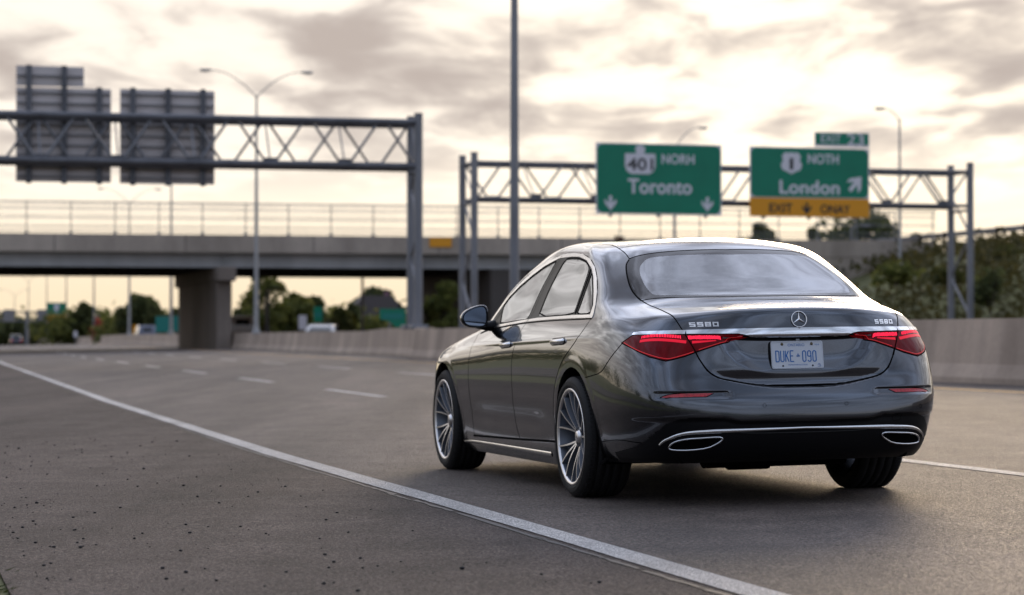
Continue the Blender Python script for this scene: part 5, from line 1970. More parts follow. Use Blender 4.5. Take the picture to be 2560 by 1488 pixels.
    # ---- back window: dark border and clear middle
    top = [(xgt(y), y, 1.4) for y in np.linspace(.575, -.575, 21)]
    bot = [(xgb(y), y, 1.14) for y in np.linspace(-.672, .672, 21)]
    left = [(x, y, 1.2) for x, y in RG[1:-1]]
    right = [(x, -y, 1.2) for x, y in RG[1:-1]][::-1]
    outl = bot + left + top + right
    yi = np.array([-.620, -.60, -.5, -.3, 0, .3, .5, .60, .620])
    inn = [(xgb(y) + .03, y, 1.15) for y in np.linspace(-.585, .585, 13)] + [(-.42, .612, 1.18), (-.303, .617, 1.233), (-.19, .602, 1.29), (-.106, .574, 1.335), (-.075, .548, 1.36)] + [(xgt(y) - .062, y, 1.38) for y in np.linspace(.50, -.50, 13)] + [(-.075, -.548, 1.36), (-.106, -.574, 1.335), (-.19, -.602, 1.29), (-.303, -.617, 1.233), (-.42, -.612, 1.18)]
    dg_ = (.35, 0, -1)
    patch(outl, (0, 0, -1), .0006, .03, 'window_border', M['frit'], root, [inn], (1,), rnd=1)
    patch(inn, (0, 0, -1), .0006, .035, 'rear_window', M['glass_rear'], root, (), (1,), rnd=1)
    wsp = [(1.66 - .06 * (y / .56) ** 2, y, 1.45) for y in np.linspace(.56, -.56, 9)] + [(1.9, -.61, 1.3), (2.3, -.61, 1.15)] + [(2.72 - .12 * (y / .6) ** 2, y, 1.05) for y in np.linspace(-.60, .60, 9)] + [(2.3, .61, 1.15), (1.9, .61, 1.3)]
    patch(wsp, (0, 0, -1), .0006, .05, 'windscreen', M['glass'], root)

    # ---- tail lights: dark lens with lit strips
    LAMP = [(-.735, .893, .896), (-.775, .873, .917), (-.809, .850, .938), (-.93, .75, .939), (-1.046, .628, .939), (-1.10, .47, .938), (-1.132, .335, .936), (-1.143, .284, .925), (-1.135, .36, .908), (-1.124, .429, .891), (-1.097, .582, .843), (-1.086, .645, .820), (-1.069, .713, .803), (-1.057, .745, .797), (-1.039, .768, .803), (-.987, .815, .819), (-.902, .856, .850), (-.835, .873, .871)]
    dl = (.86, -.5, 0)
    for sd in (1, -1):
        t = patch(LAMP, dl, .0022, .012, 'taillight', M['lens'], root, (), (sd,), thick=.003)
        md = np.array([1, sd, 1.0])
        e = Rib(); e.line(np.array(LAMP) * md, .006, off=.0030, closed=True, rnd=0, step=.008)
        e.build('lens_edge', M['gap'], t)
        e = Rib()
        for zz_, wv, x0, x1 in ((.9165, .011, 0, 1),):
            for a, b in (((-.876, .812), (-1.030, .642)), ((-1.052, .612), (-1.103, .445))):
                n = 26
                for i in range(n):
                    q = (i + .5) / n
                    p = Vector((a[0] + (b[0] - a[0]) * q, sd * (a[1] + (b[1] - a[1]) * q), zz_ + .002))
                    h = snap(p)
                    ll = .0016 + .0016 * g.random()
                    dd = Vector((b[0] - a[0], sd * (b[1] - a[1]), 0)).normalized() * ll
                    zz2 = .0088 + .0028 * g.random()
                    e.line([h[0] - dd + Vector((0, 0, zz2)), h[0] + dd * .4 - Vector((0, 0, zz2))], .0042, off=.0036, rnd=0)
        e.build('led_row', M['led'], t)
        e = Rib()
        e.line(np.array([(-.878, .818, .895), (-.955, .740, .894), (-1.052, .623, .893)]) * md, .017, off=.0034, rnd=1)
        e.line(np.array([(-1.072, .597, .895), (-1.094, .53, .899), (-1.108, .472, .903)]) * md, .015, off=.0034, rnd=1, w2=.005)
        e.build('light_bar', M['led_bar'], t)
        e = Rib()
        e.line(np.array([(-.762, .883, .897), (-.80, .874, .884), (-.86, .866, .868), (-.94, .842, .845), (-1.02, .785, .817), (-1.055, .742, .808), (-1.07, .715, .811), (-1.09, .640, .832), (-1.097, .598, .845)]) * md, .005, off=.0036, rnd=1, lift=.001)
        e.line(np.array([(-1.102, .570, .856), (-1.118, .47, .886), (-1.132, .37, .914), (-1.138, .33, .925)]) * md, .0045, off=.0036, rnd=1, lift=.001)
        e.build('light_line', M['led_line'], t)
        e = Rib()
        e.line(np.array([(-1.107, .435, .924), (-1.122, .385, .925), (-1.133, .335, .927)]) * md, .011, off=.0034, rnd=0, w2=.004)
        e.build('reversing_lens', M['clear_lens'], t)
        e = Rib(); e.line(np.array(ts[5:8]) * md, .007, off=.0042, rnd=0)
        e.build('lens_joint', M['gap'], t)
    # chrome strip right across
    up = [(-.815, .845, .953), (-.850, .822, .957), (-1.004, .686, .961), (-1.048, .624, .962)]
    lo = [(-.805, .853, .940), (-.93, .75, .941), (-1.046, .629, .9415)]
    cs = None
    for sd in (1, -1):
        cs = patch(up + lo[::-1], dl, .006, .008, 'chrome_strip', M['chrome'], root, (), (sd,), thick=.006)
    upc = [(-1.05, .620, .962), (-1.106, .447, .965), (-1.141, .232, .967), (-1.15, 0, .967)]
    loc = [(-1.15, 0, .9215), (-1.146, .231, .9225), (-1.142, .280, .9235), (-1.137, .318, .934), (-1.132, .35, .940), (-1.05, .620, .9415)]
    fullc = upc + loc[::-1][0:0]
    poly = [(a, -b, c) for a, b, c in upc] + upc[::-1][1:] + loc[::-1] + [(a, -b, c) for a, b, c in loc][1:]
    patch(poly, (1, 0, 0), .007, .009, 'chrome_strip', M['chrome'], root, thick=.007)

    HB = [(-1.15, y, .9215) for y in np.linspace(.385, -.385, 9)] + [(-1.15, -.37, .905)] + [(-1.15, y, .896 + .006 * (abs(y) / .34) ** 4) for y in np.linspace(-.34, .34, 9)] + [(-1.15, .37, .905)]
    patch(HB, (1, 0, 0), .0006, .010, 'strip_shade_patch', M['car_black'], lid)  # black patch standing in for the shade under the chrome strip
    # ---- lettering and badge on the lid
    def on_body(v2, faces, org, ex, ez, d, off, name, m, parent, thick=.002):
        ex, ez = Vector(ex).normalized(), Vector(ez).normalized()
        V, Nn = [], []
        for p in v2:
            o = Vector(org) + ex * float(p[0]) + ez * float(p[1]) - Vector(d).normalized() * .3
            h = cast(o, d)
            if h is None:
                h = snap(o)
            V.append(h[0] + h[1] * off); Nn.append(h[1])
        mb = MB()
        mb.add(V, faces)
        k = len(V)
        from collections import Counter
        cnt = Counter(tuple(sorted((f[i], f[(i + 1) % len(f)]))) for f in faces for i in range(len(f)))
        for (a, b), c in cnt.items():
            if c == 1:
                mb.add([V[a], V[b], V[b] - Nn[b] * thick, V[a] - Nn[a] * thick], [(0, 1, 2, 3)])
        o = mb.build(name, m, parent)
        return o
    seg = {'S': [((1, 1), (0, 1)), ((0, 1), (0, .52)), ((0, .52), (1, .48)), ((1, .48), (1, 0)), ((1, 0), (0, 0))],
           '5': [((1, 1), (0, 1)), ((0, 1), (0, .55)), ((0, .55), (1, .55)), ((1, .55), (1, 0)), ((1, 0), (0, 0))],
           '8': [((0, 0), (1, 0)), ((1, 0), (1, 1)), ((1, 1), (0, 1)), ((0, 1), (0, 0)), ((0, .53), (1, .53))],
           '0': [((0, 0), (1, 0)), ((1, 0), (1, 1)), ((1, 1), (0, 1)), ((0, 1), (0, 0))]}

    def badge(txt, w, h, gap, th):
        V, F = [], []
        cw = (w - gap * (len(txt) - 1)) / len(txt)
        for i, ch in enumerate(txt):
            for (a, b) in seg[ch]:
                a = np.array([(a[0]) * (cw - th) + th / 2, a[1] * (h - th * .8) + th * .4]); b = np.array([(b[0]) * (cw - th) + th / 2, b[1] * (h - th * .8) + th * .4])
                t = (b - a) / np.linalg.norm(b - a)
                nn = np.array([-t[1], t[0]])
                hw = th / 2 * (abs(t[0]) * .72 + abs(t[1]) * 1.0)
                a2, b2 = a - t * th * .42, b + t * th * .42
                k = len(V)
                o = np.array([i * (cw + gap) - w / 2, -h / 2])
                V += [a2 + nn * hw + o, b2 + nn * hw + o, b2 - nn * hw + o, a2 - nn * hw + o]
                F.append((k, k + 1, k + 2, k + 3))
        return np.array(V), F
    bv, bf = badge('S580', .158, .026, .0095, .0082)
    on_body(bv, bf, (-1.065, .525, .992), (-.33, -.94, 0), (0, 0, 1), (1, 0, -.12), .003, 'model_lettering', M['satin_chrome'], lid)
    on_body(bv * [.86, 1], bf, (-1.060, -.535, .992), (.33, -.94, 0), (0, 0, 1), (1, 0, -.12), .003, 'model_lettering', M['satin_chrome'], lid)
    # three-pointed star in a ring
    hc = cast((-2, 0, 1.012), (1, 0, 0))
    nb = hc[1]
    exb = Vector((0, -1, 0))
    ezb = exb.cross(nb) * -1
    if ezb.z < 0:
        ezb = -ezb
    c0 = hc[0] + nb * .006
    mb = MB()
    RR = .0435
    mb.tube([c0 + (exb * math.cos(a) + ezb * math.sin(a)) * RR for a in np.linspace(0, 2 * math.pi, 41)[:-1]], .0030, 8, closed=True)
    for k in range(3):
        a = math.pi / 2 + k * 2.0944
        d = exb * math.cos(a) + ezb * math.sin(a)
        s_ = nb.cross(d)
        tip = c0 + d * RR
        b1, b2 = c0 + s_ * .0072, c0 - s_ * .0072
        ridge = c0 + nb * .005
        back = c0 - d * .004
        mb.add([tip, b1, ridge, b2], [(0, 1, 2), (0, 2, 3)])
    mb.build('star_emblem', M['satin_chrome'], lid)

    # ---- number plate
    pz = .818
    h = cast((-2, 0, pz), (1, 0, 0))
    tilt = math.radians(9)
    pr = bpy.data.objects.new('license_plate', None)
    COL.objects.link(pr)
    pr.parent = root
    # local axes: x right (car -y), z up, y into the car
    plx = cast((-2, 0, .818), (1, 0, 0))[0].x - .022
    pr.matrix_local = Matrix.Translation((plx, .014, .818)) @ Matrix(((0, 1, 0, 0), (-1, 0, 0, 0), (0, 0, 1, 0), (0, 0, 0, 1))) @ Matrix.Rotation(-tilt * .0 + math.radians(-7), 4, 'X')
    mb = MB(); panel_mesh(mb, -.156, .156, -.081, .076, .006, .012, .016); mb.build('plate_backing', M['car_plastic'], pr)
    mb = MB(); panel_mesh(mb, -.1524, .1524, -.0762, .0762, 0, .004, .012); mb.build('plate_face', M['plate'], pr)
    mb = MB()
    hw, hh, r = .1475, .0713, .010
    pts = []
    for cx_, cz_, a0 in ((hw - r, hh - r, 0), (-hw + r, hh - r, 90), (-hw + r, -hh + r, 180), (hw - r, -hh + r, 270)):
        for i in range(7):
            a = R(a0 + 15 * i)
            pts.append((cx_ + r * math.cos(a), -.0002, cz_ + r * math.sin(a)))
    mb.tube(pts, .0016, 6, closed=True); mb.build('plate_rim', M['plate'], pr)
    B_ = M['plate_blue']
    V, F = [], []

    def stroke(p, w):
        p = [np.array(q, float) for q in p]
        for i in range(len(p) - 1):
            a, b = p[i], p[i + 1]
            t = (b - a) / np.linalg.norm(b - a)
            nn = np.array([-t[1], t[0]]) * w / 2
            a2, b2 = a - t * w * .18, b + t * w * .18
            k = len(V)
            y = -.0012 - .00003 * (k % 7)
            V.extend([(q[0], y, q[1]) for q in (a2 + nn, b2 + nn, b2 - nn, a2 - nn)])
            F.append((k, k + 1, k + 2, k + 3))

    def arc(cx, cz, rx, rz, a0, a1, n=8):
        return [(cx + rx * math.cos(R(a)), cz + rz * math.sin(R(a))) for a in np.linspace(a0, a1, n)]
    # characters in cells: width 0.0225, height 0.066
    W_, H_ = .0185, .059

    def ch(c, x, z):
        P = lambda a, b: (x + a * W_, z + b * H_)
        A = lambda ca, cb, ra, rb, a0, a1: [(x + p[0] * W_, z + p[1] * H_) for p in arc(ca, cb, ra, rb, a0, a1)]
        w = .0056
        if c == 'D':
            stroke([P(0, 0), P(0, 1), P(.55, 1)] + A(.55, .86, .45, .14, 90, 0) + A(.55, .14, .45, .14, 0, -90) + [P(0, 0)], w)
        if c == 'U':
            stroke([P(0, 1), P(0, .2)] + A(.5, .17, .5, .17, 180, 360) + [P(1, 1)], w)
        if c == 'K':
            stroke([P(0, 0), P(0, 1)], w); stroke([P(.05, .42), P(.95, 1)], w); stroke([P(.32, .58), P(1, 0)], w)
        if c == 'E':
            stroke([P(1, 1), P(0, 1), P(0, 0), P(1, 0)], w); stroke([P(0, .52), P(.8, .52)], w)
        if c == '0':
            stroke(A(.5, .83, .5, .17, 180, 0) + A(.5, .17, .5, .17, 0, -180) + [P(0, .83)], w)
        if c == '9':
            stroke(A(.5, .17, .5, .17, 195, 360) + A(.5, .83, .5, .17, 0, 180) + [P(0, .62)] + A(.5, .58, .5, .10, 190, 340), w)
    def flush(nm):
        mb = MB(); mb.add(V, F); mb.build(nm, B_, pr, fix=False)
        V.clear(); F.clear()
    x = -.1265
    for c in 'DUKE':
        ch(c, x, -.0365); x += .0283
    flush('lettering')
    x = .0305
    for c in '090':
        ch(c, x, -.0375); x += .0300
    flush('lettering')
    # small crown between the groups
    for cx_, cz_, rr in ((.0035, -.001, .0045), (-.0015, -.0065, .0045), (.0090, -.0065, .0045), (.0037, .0045, .0022)):
        stroke(arc(cx_, cz_, rr * .8, rr * .8, 0, 360, 9), .0026)
    flush('crown_mark')
    flat_text('ONTARIO', -.0045, .0545, .098, .0155, -.0008, B_, pr, 'lettering')
    flat_text('MONOTIVER SLCCOOG', .000, -.0545, .112, .0078, -.0008, B_, pr, 'lettering')
    flat_text('H-4', .118, .0555, .023, .010, -.0008, B_, pr, 'lettering')
    mb = MB()
    mb.tube([(.117, -.001, -.056), (.125, -.001, -.049), (.131, -.001, -.054), (.127, -.001, -.058), (.135, -.001, -.061)], .0013, 4); mb.box((.125, -.001, -.0655), (.019, .001, .0015)); mb.build('plate_sticker', B_, pr)
    for cx_, cz_, m_, nm in ((-.087, .060, M['bolt'], 'bolt'), (.087, .060, M['bolt'], 'bolt'), (-.087, -.060, M['gap'], 'bolt_hole'), (.087, -.060, M['gap'], 'bolt_hole')):
        mb = MB()
        rr = .0085 if nm == 'bolt' else .0052
        mb.lathe([(.0001, -.004 if nm == 'bolt' else -.0012), (rr * .8, -.0036 if nm == 'bolt' else -.0012), (rr, -.0005)], n=16)
        o = mb.build(nm, m_, pr)
        o.location = (cx_, 0, cz_)

    # ---- rear bumper details
    for sd in (1, -1):
        md = np.array([1, sd, 1.0])
        RF = [(-1.088, .785, .6005), (-1.100, .763, .608), (-1.112, .742, .614), (-1.134, .680, .6195), (-1.176, .515, .6195), (-1.172, .538, .607), (-1.168, .555, .5995), (-1.13, .69, .5985), (-1.105, .765, .5975)]
        patch(RF, (1, 0, 0), .0015, .012, 'reflector', M['reflector'], root, (), (sd,), thick=.004)
        e = Rib(); e.line(np.array([(-1.085, .792, .598), (-1.100, .766, .611), (-1.134, .680, .6235), (-1.176, .513, .6235), (-1.19, .43, .6235)]) * md, .006, off=.0012, w2=.003)
        e.line(np.array([(-1.176, .513, .620), (-1.168, .557, .598), (-1.105, .77, .5955)]) * md, .003, off=.0022, rnd=0)
        e.build('reflector_recess', M['gap'], root)
        for p in ((-1.215, .239, .546), (-1.147, .713, .520)):
            e = Rib()
            hh_ = snap((p[0], p[1] * sd, p[2]))
            t1 = hh_[1].cross(Vector((0, 0, 1))).normalized(); t2 = hh_[1].cross(t1)
            e.line([hh_[0] + (t1 * math.cos(a) + t2 * math.sin(a)) * .010 for a in np.linspace(0, 2 * math.pi, 17)[:-1]], .0016, closed=True, rnd=0, step=.01)
            e.build('parking_sensor', M['gap'], root)
        # chrome bar, each half
        BT = [(-1.026, .790, .338), (-1.045, .772, .360), (-1.071, .747, .381), (-1.105, .712, .406), (-1.137, .651, .419), (-1.173, .512, .4205), (-1.193, .366, .4205), (-1.208, 0, .4255)]
        BL = [(-1.208, 0, .4165), (-1.191, .366, .4105), (-1.171, .512, .403), (-1.139, .632, .398), (-1.099, .710, .386), (-1.057, .752, .352), (-1.047, .765, .338)]
        e = Rib()
        e.line(np.array([(-1.030, .782, .338), (-1.052, .765, .360), (-1.080, .735, .378), (-1.112, .70, .395), (-1.139, .640, .408), (-1.173, .512, .412)]) * md, .010, off=.004, lift=.009, w2=.022)
        e.line(np.array([(-1.173, .512, .412), (-1.193, .366, .4155), (-1.208, 0, .421)]) * md, .022, off=.004, lift=.009, w2=.010)
        e.build('chrome_bar', M['satin_chrome'], root)
        # exhaust outlet
        EX = [(-1.059, .737, .327), (-1.070, .728, .345), (-1.092, .708, .361), (-1.123, .656, .374), (-1.15, .56, .380), (-1.171, .487, .382), (-1.174, .466, .374), (-1.168, .470, .361), (-1.157, .495, .344), (-1.137, .540, .322), (-1.10, .63, .3155), (-1.066, .713, .314), (-1.058, .733, .318)]
        q = smooth(np.array(EX), 1, True)
        ring = [snap(p * md) for p in q]
        mb = MB(); mb.tube([h_[0] + h_[1] * .006 for h_ in ring], .0052, 8, closed=True)
        exo = mb.build('exhaust_tip', M['chrome'], root)
        mb = MB()
        c_ = sum((h_[0] for h_ in ring), Vector()) / len(ring)
        r0 = [h_[0] + h_[1] * .005 for h_ in ring]
        r1 = [h_[0].lerp(c_, .12) + h_[1] * .001 for h_ in ring]
        n = len(ring)
        mb.add(r0 + r1, [(i, (i + 1) % n, (i + 1) % n + n, i + n) for i in range(n)], 0, True)
        mb.build('outlet_lip', M['car_plastic'], exo)
        patch([tuple(h_[0] * 1.0) if sd > 0 else (h_[0].x, -h_[0].y, h_[0].z) for h_ in ring], (1, -.25, 0), .0016, .012, 'outlet_recess', M['gap'], exo, (), (sd,))
    # moulded lines in the diffuser
    e = Rib()
    e.line([(-1.20, y, .396 + .004 * (abs(y) > .36)) for y in np.linspace(-.37, .37, 13)], .005, off=.002, lift=.003)
    e.build('diffuser_ridge', M['car_plastic'], root)
    mb = MB()
    for sd in (1, -1):
        pass
    # tow cover square on the right
    e = Rib()
    e.line([(-1.16, -.555 + a, .475 + b) for a, b in ((-.028, -.022), (-.028, .02), (-.022, .026), (.022, .026), (.028, .02), (.028, -.022), (.022, -.028), (-.022, -.028))], .002, closed=True, rnd=0)
    e.build('tow_cover', M['gap'], root)

    # ---- skirt trim, door handles, mirrors
    for sd in (1, -1):
        md = np.array([1, sd, 1.0])
        e = Rib()
        e.line(np.array([(2.80, .915, .212), (2.55, .918, .222), (2.0, .915, .222), (1.2, .914, .220), (.62, .912, .218)]) * md, .018, off=.002, lift=.004, w2=.034)
        e.build('skirt_trim', M['satin_chrome'], root)
        for key, x0, x1, z0, z1 in ((('f', sd), 1.385, 1.635, .876, .906), (('r', sd), .180, .455, .898, .926)):
            a = cast((x0, 2 * sd, (z0 + z1) / 2), (0, -sd, 0))[0]; b = cast((x1, 2 * sd, z0), (0, -sd, 0))[0]
            c_ = (a + b) / 2
            ang = math.atan2(b.z - a.z, b.x - a.x)
            bm = bmesh.new()
            L_, H2 = (x1 - x0), .034
            pts = [(-L_ / 2, -H2 * .28), (-L_ / 2 + .012, -H2 / 2), (L_ / 2 - .03, -H2 / 2), (L_ / 2, -H2 * .1), (L_ / 2 - .012, H2 * .36), (L_ / 2 - .03, H2 / 2), (-L_ / 2 + .015, H2 / 2), (-L_ / 2, H2 * .3)]
            v0 = [bm.verts.new((p[0], 0, p[1])) for p in pts]
            f = bm.faces.new(v0)
            r_ = bmesh.ops.extrude_face_region(bm, geom=[f])
            for q in r_['geom']:
                if isinstance(q, bmesh.types.BMVert):
                    q.co.y += .020 * sd
                    q.co.z *= .86; q.co.x *= .985
            bmesh.ops.recalc_face_normals(bm, faces=bm.faces[:])
            bmesh.ops.bevel(bm, geom=bm.edges[:], offset=.004, segments=3, affect='EDGES')
            me = bpy.data.meshes.new('door_handle')
            bm.to_mesh(me); bm.free()
            me.polygons.foreach_set('use_smooth', [True] * len(me.polygons))
            hd = link_mesh('door_handle', me, M['satin_chrome'], doors[key])
            hd.location = c_ + Vector((0, -.004 * sd, 0))
            hd.rotation_euler = (0, -ang * .6, math.atan2(b.y - a.y, b.x - a.x))
            e = Rib()
            hs = [(c_.x + p[0] * 1.03, c_.y, c_.z + p[1] * 1.25 + p[0] * math.tan(ang) * .6) for p in pts]
            e.line(hs, .004, closed=True, rnd=0)
            e.build('handle_recess', M['gap'], doors[key])
        # mirror: shell, glass, foot
        MO = [(-.005, -.075), (.06, -.082), (.13, -.078), (.185, -.058), (.208, -.02), (.205, .022), (.175, .058), (.12, .086), (.06, .104), (.015, .108), (-.012, .092), (-.022, .045), (-.02, -.03)]
        ol = smooth(np.array(MO), 2, True)
        n = len(ol)
        cc = ol.mean(0)
        secs = [(.0, .93), (.004, .985), (.018, 1.0), (.05, .98), (.085, .90), (.112, .74), (.128, .48), (.134, .15)]
        mroot = MB()
        V = []
        base = Vector((2.04, .950 * sd, 1.060))

        def mp(p, dx):
            return Vector((base.x + dx - .03 * (p[0]) , base.y + sd * p[0] * .82, base.z + p[1] * .82))
        for dx, sc_ in secs:
            V += [mp(cc + (p - cc) * sc_, dx) for p in ol]
        F = [(i * n + j, i * n + (j + 1) % n, (i + 1) * n + (j + 1) % n, (i + 1) * n + j) for i in range(len(secs) - 1) for j in range(n)]
        F.append(tuple((len(secs) - 1) * n + j for j in range(n)))
        mroot.add(V, F, 0, True)
        mo = mroot.build('wing_mirror', P_, root)
        mb = MB()
        V = []
        for dx, sc_ in ((.0, .935), (-.004, .92), (-.004, .86), (.004, .82)):
            V += [mp(cc + (p - cc) * sc_, dx) for p in ol]
        mb.add(V, [(i * n + j, i * n + (j + 1) % n, (i + 1) * n + (j + 1) % n, (i + 1) * n + j) for i in range(3) for j in range(n)], 0, True)
        mb.build('mirror_bezel', M['car_black'], mo)
        mb = MB()
        mb.add([mp(cc + (p - cc) * .83, .0045) for p in ol], [tuple(range(n))])
        mb.build('mirror_glass', M['mirror'], mo)
        mb = MB()
        mb.tube([Vector((2.10, .87 * sd, 1.01)), Vector((2.10, .91 * sd, 1.005)), Vector((2.09, .955 * sd, 1.005)), Vector((2.09, 1.01 * sd, 1.01))], [.040, .034, .026, .018], 10)
        mb.build('mirror_foot', M['car_black'], mo)
        e = Rib()
        e.line(np.array([(2.30, .868, 1.005), (2.2, .87, 1.03), (2.12, .862, 1.075), (2.07, .85, 1.115)]) * md, .05, off=.003, w2=.012)
        e.build('mirror_sail', M['car_black'], root)

    # ---- wheel housings
    for xc in (0., 3.216):
        for sd in (1, -1):
            mb = MB()
            n = 40
            V, F = [], []
            prof = []
            for i in range(n + 1):
                a = R(-22 + 224 * i / n)
                px, pz_ = xc + AR * math.cos(a), .3525 + AR * math.sin(a)
                h_ = cast((px, 2 * sd, max(pz_, .215)), (0, -sd, 0))
                yo = h_[0].y if h_ else .93 * sd
                p0 = Vector((px, yo, pz_))
                p1 = Vector((px - .004 * math.cos(a), yo - .028 * sd, pz_ - .004 * math.sin(a)))
                prof.append((p0, p1))
            for a_, b_ in prof:
                V += [a_, b_]
            mb.add(V, [(2 * i, 2 * i + 1, 2 * i + 3, 2 * i + 2) for i in range(n)], 0, True)
            mb.build('arch_lip', P_, root)
            mb = MB()
            V = []
            for (a_, b_) in prof:
                q = Vector((b_.x, .50 * sd, b_.z))
                V += [b_ + Vector((0, 0, .002)), q]
            mb.add(V, [(2 * i, 2 * i + 1, 2 * i + 3, 2 * i + 2) for i in range(n)])
            V = [Vector((xc, .50 * sd, .3525))] + [Vector((b_.x, .50 * sd, b_.z)) for a_, b_ in prof]
            mb.add(V, [(0, i, i + 1) for i in range(1, n + 1)])
            mb.build('wheel_liner', M['liner'], root)

    # ---- underside
    mb = MB()
    mb.box((1.6, 0, .25), (2.3, 1.74, .10), bev=.03)
    mb.box((-.80, 0, .285), (.50, 1.40, .10), bev=.03)
    mb.box((0, 0, .33), (1.0, .96, .12), bev=.03)
    mb.box((3.35, 0, .26), (1.1, .96, .12), bev=.03)
    mb.build('underbody', M['liner'], root)
    mb = MB()
    mb.tube([(-.72, -.42, .26), (-.72, .42, .26)], .075, 16)
    mb.tube([(-.30, -.12, .26), (-.30, .12, .26)], .115, 16)
    mb.tube([(-.9, .42, .255), (-.3, .42, .25), (.9, .14, .22)], .035, 10)
    mb.tube([(0, -.7, .3525), (0, .7, .3525)], .035, 10)
    mb.build('rear_axle', M['liner'], root)

    # ---- cabin
    def cushion(c, d, rot=None, name='seat', m='leather', parent=None, bev=.05):
        bm = bmesh.new()
        bmesh.ops.create_cube(bm, size=1.0)
        for v in bm.verts:
            v.co = Vector((v.co.x * d[0], v.co.y * d[1], v.co.z * d[2]))
        bmesh.ops.bevel(bm, geom=bm.edges[:], offset=bev, segments=4, affect='EDGES', profile=.6)
        me = bpy.data.meshes.new(name)
        bm.to_mesh(me); bm.free()
        me.polygons.foreach_set('use_smooth', [True] * len(me.polygons))
        o = link_mesh(name, me, M[m], parent)
        o.location = c
        if rot:
            o.rotation_euler = (0, rot, 0)
        return o
    for yy in (.40, -.40):
        for x0 in (.42, 1.50):
            st = cushion((x0 + .30, yy, .58), (.52, .52, .20), 0, 'seat', parent=root)
            cushion((-.24, 0, .33), (.16, .50, .64), -.38, 'backrest', parent=st)
            cushion((-.41 if x0 < 1 else -.38, 0, .70), (.11, .30, .20), -.25, 'headrest', parent=st, bev=.045)
    mb = MB(); mb.box((-.28, 0, 1.045), (.66, 1.30, .03), Matrix.Rotation(.08, 3, 'Y')); mb.build('parcel_shelf', M['cabin'], root)
    mb = MB(); mb.box((2.35, 0, .86), (.5, 1.5, .30), bev=.06); mb.build('dashboard', M['cabin'], root)
    mb = MB(); mb.box((1.2, 0, .42), (2.6, 1.6, .06)); mb.build('floor', M['cabin'], root)
    mb = MB()
    pts = [Vector((2.02 + .05 * math.sin(a), .40 + .185 * math.cos(a), .93 + .18 * math.sin(a))) for a in np.linspace(0, 2 * math.pi, 25)[:-1]]
    mb.tube(pts, .016, 8, closed=True); mb.bar((2.02, .22, .93), (2.02, .58, .93), .03); mb.build('steering_wheel', M['cabin'], root)
    mb = MB(); mb.box((1.72, 0, 1.36), (.03, .24, .07), bev=.012); mb.build('inner_mirror', M['cabin'], root)

    # ---- front end
    mb = MB()
    for sd in (1, -1):
        e = patch([(3.80, .79 , .64), (3.86, .77, .58), (4.0, .56, .60), (3.99, .52, .66), (3.9, .66, .685)], (-.8, -.6, 0), .002, .02, 'headlight', M['clear_lens'], root, (), (sd,), thick=.003)
    gl = [(4.09, y, z) for y, z in ((-.42, .60), (-.36, .655), (.36, .655), (.42, .60), (.36, .42), (-.36, .42))]
    patch(gl, (-1, 0, 0), .002, .03, 'grille', M['car_plastic'], root, thick=.003)

    # ---- wheels
    def wheel(kind):
        w = bpy.data.objects.new('wheel', None)
        COL.objects.link(w)
        tw_ = .285 if kind == 'r' else .255
        rt, rr = .3525, .2705
        h = tw_ / 2
        mb = MB()
        prof = [(rr - .004, h - .024), (rr + .004, h - .012), (rr + .018, h - .003), (rr + .038, h + .001), (rr + .058, h - .004), (rt - .012, h - .014), (rt - .004, h - .024), (rt, h - .045)]
        gro = [h * .52, h * .17, -h * .17, -h * .52]
        for gx in gro:
            prof += [(rt, gx + .005), (rt - .007, gx + .004), (rt - .007, gx - .004), (rt, gx - .005)]
        prof += [(rt, -h + .045), (rt - .004, -h + .024), (rt - .012, -h + .014), (rr + .058, -h + .004), (rr + .02, -h + .002), (rr - .004, -h + .024)]
        mb.lathe(prof, n=72)
        # sidewall ribs and shoulder sipes
        for q in range(90):
            a = 2 * math.pi * q / 90
            c_, s_ = math.cos(a), math.sin(a)
            rot = Matrix.Rotation(-a, 3, 'Y')
            mb.box((c_ * (rt - .002), h - .040, s_ * (rt - .002)), (.006, .030, .004), rot)
        for rq in (rr + .030, rr + .052):
            mb.tube([(rq * math.cos(a), h + .0005, rq * math.sin(a)) for a in np.linspace(0, 2 * math.pi, 73)[:-1]], .0012, 5, closed=True)
        mb.build('tyre', M['tyre'], w)
        mb = MB()
        ho = h - .004
        prof = [(rr - .001, ho - .014), (rr + .013, ho - .006), (rr + .013, ho + .000), (rr + .007, ho + .002), (rr - .004, ho - .001), (rr - .008, ho - .010), (rr - .014, ho - .06), (rr - .030, ho - .12), (rr - .030, -h + .03), (rr, -h + .01)]
        mb.lathe(prof, n=72, mis=[1, 0, 0, 0, 0, 1, 1, 1, 1])
        # fifteen spokes in five groups of three
        yc = ho - .048           # hub face lies deeper than the rim
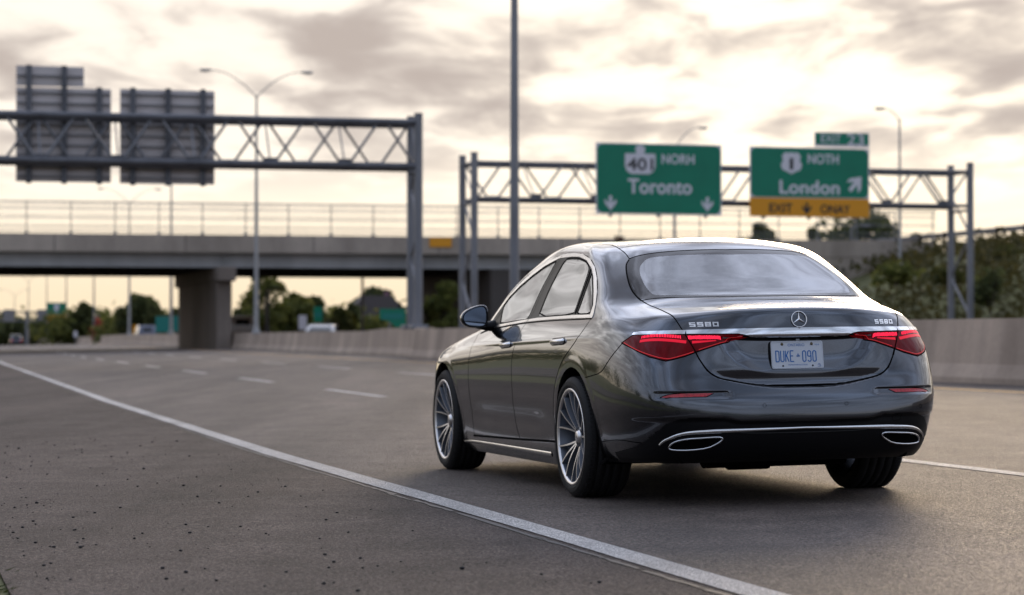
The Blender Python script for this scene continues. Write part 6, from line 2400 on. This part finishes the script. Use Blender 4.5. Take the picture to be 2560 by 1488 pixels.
        for gq in range(5):
            base = R(106 + 72 * gq)
            for k in (-1, 0, 1):
                ao = base + R(24) * k
                ai = base + R(8.5) * k
                st = []
                for q in np.linspace(0, 1, 9):
                    r_ = .062 + (rr - .004 - .062) * q
                    a = ai + (ao - ai) * (q ** .62)
                    yy = yc + (ho - .004 - yc) * (q ** 1.5) + .014 * math.sin(math.pi * q)
                    wf = .0115 * (1 - q) + .0072 * q + .003 * max(0, q - .85) / .15
                    st.append((r_, a, yy, wf))
                V, F, MI = [], [], []
                for (r_, a, yy, wf) in st:
                    c_, s_ = math.cos(a), math.sin(a)
                    er, et = Vector((c_, 0, s_)), Vector((-s_, 0, c_))
                    p = er * r_
                    for tt, dy in ((-wf * .5, 0), (wf * .5, 0), (wf * 1.25, -.034), (-wf * 1.25, -.034)):
                        V.append(p + et * tt + Vector((0, yy + dy, 0)))
                n = len(st)
                for i in range(n - 1):
                    for j in range(4):
                        F.append((i * 4 + j, i * 4 + (j + 1) % 4, (i + 1) * 4 + (j + 1) % 4, (i + 1) * 4 + j)); MI.append(0 if j == 0 else 1)
                b = len(mb.v)
                mb.v += [tuple(p) for p in V]; mb.f += [tuple(q + b for q in f) for f in F]; mb.m += MI; mb.sm += [False] * len(F)
        # hub and lug seats
        mb.lathe([(.0001, yc + .012), (.030, yc + .012), (.034, yc + .008), (.036, yc - .004), (.060, yc - .004), (.075, yc - .014), (.080, yc - .05), (.0001, yc - .05)], n=40, mis=[0, 0, 0, 1, 0, 1, 1])
        for q in range(5):
            a = R(106 + 36 + 72 * q)
            mb.tube([(.056 * math.cos(a), yc - .012, .056 * math.sin(a)), (.056 * math.cos(a), yc + .001, .056 * math.sin(a))], .0085, 10, mi=1)
        rim = mb.build('rim', [M['rim_face'], M['rim_dark']], w)
        # centre cap: three-pointed star
        mb = MB()
        for q in range(3):
            a = R(90 + 120 * q)
            d = Vector((math.cos(a), 0, math.sin(a))); s_ = Vector((-math.sin(a), 0, math.cos(a)))
            c_ = Vector((0, yc + .0135, 0))
            mb.add([c_ + d * .026, c_ + s_ * .005, c_ - s_ * .005], [(0, 1, 2)])
        mb.build('centre_star', M['chrome'], rim)
        mb = MB(); mb.lathe([(.06, h - .135), (.195, h - .135), (.195, h - .16), (.06, h - .16)], n=48); mb.build('brake_disc', M['disc'], w)
        mb = MB()
        for a in np.linspace(R(150), R(205), 7):
            mb.box((.165 * math.cos(a), h - .125, .165 * math.sin(a)), (.075, .075, .035), Matrix.Rotation(-a, 3, 'Y'), bev=.012)
        mb.build('brake_caliper', M['rim_dark'], w)
        return w

    def ctree(o, parent):
        c = o.copy()
        COL.objects.link(c)
        c.parent = parent
        for k in [q for q in bpy.data.objects if q.parent == o]:
            ctree(k, c)
        return c
    for kind, xc, yo in (('r', 0.0, .985 - .1425), ('f', 3.216, .970 - .1275)):
        w = wheel(kind)
        w.parent = root
        w.location = (xc, yo, .3525 - .002)
        w2 = ctree(w, root)
        w2.location = (xc, -yo, .3525 - .002)
        w2.rotation_euler = (0, 0, math.pi)
    return root


build_car()
bpy.context.view_layer.update()
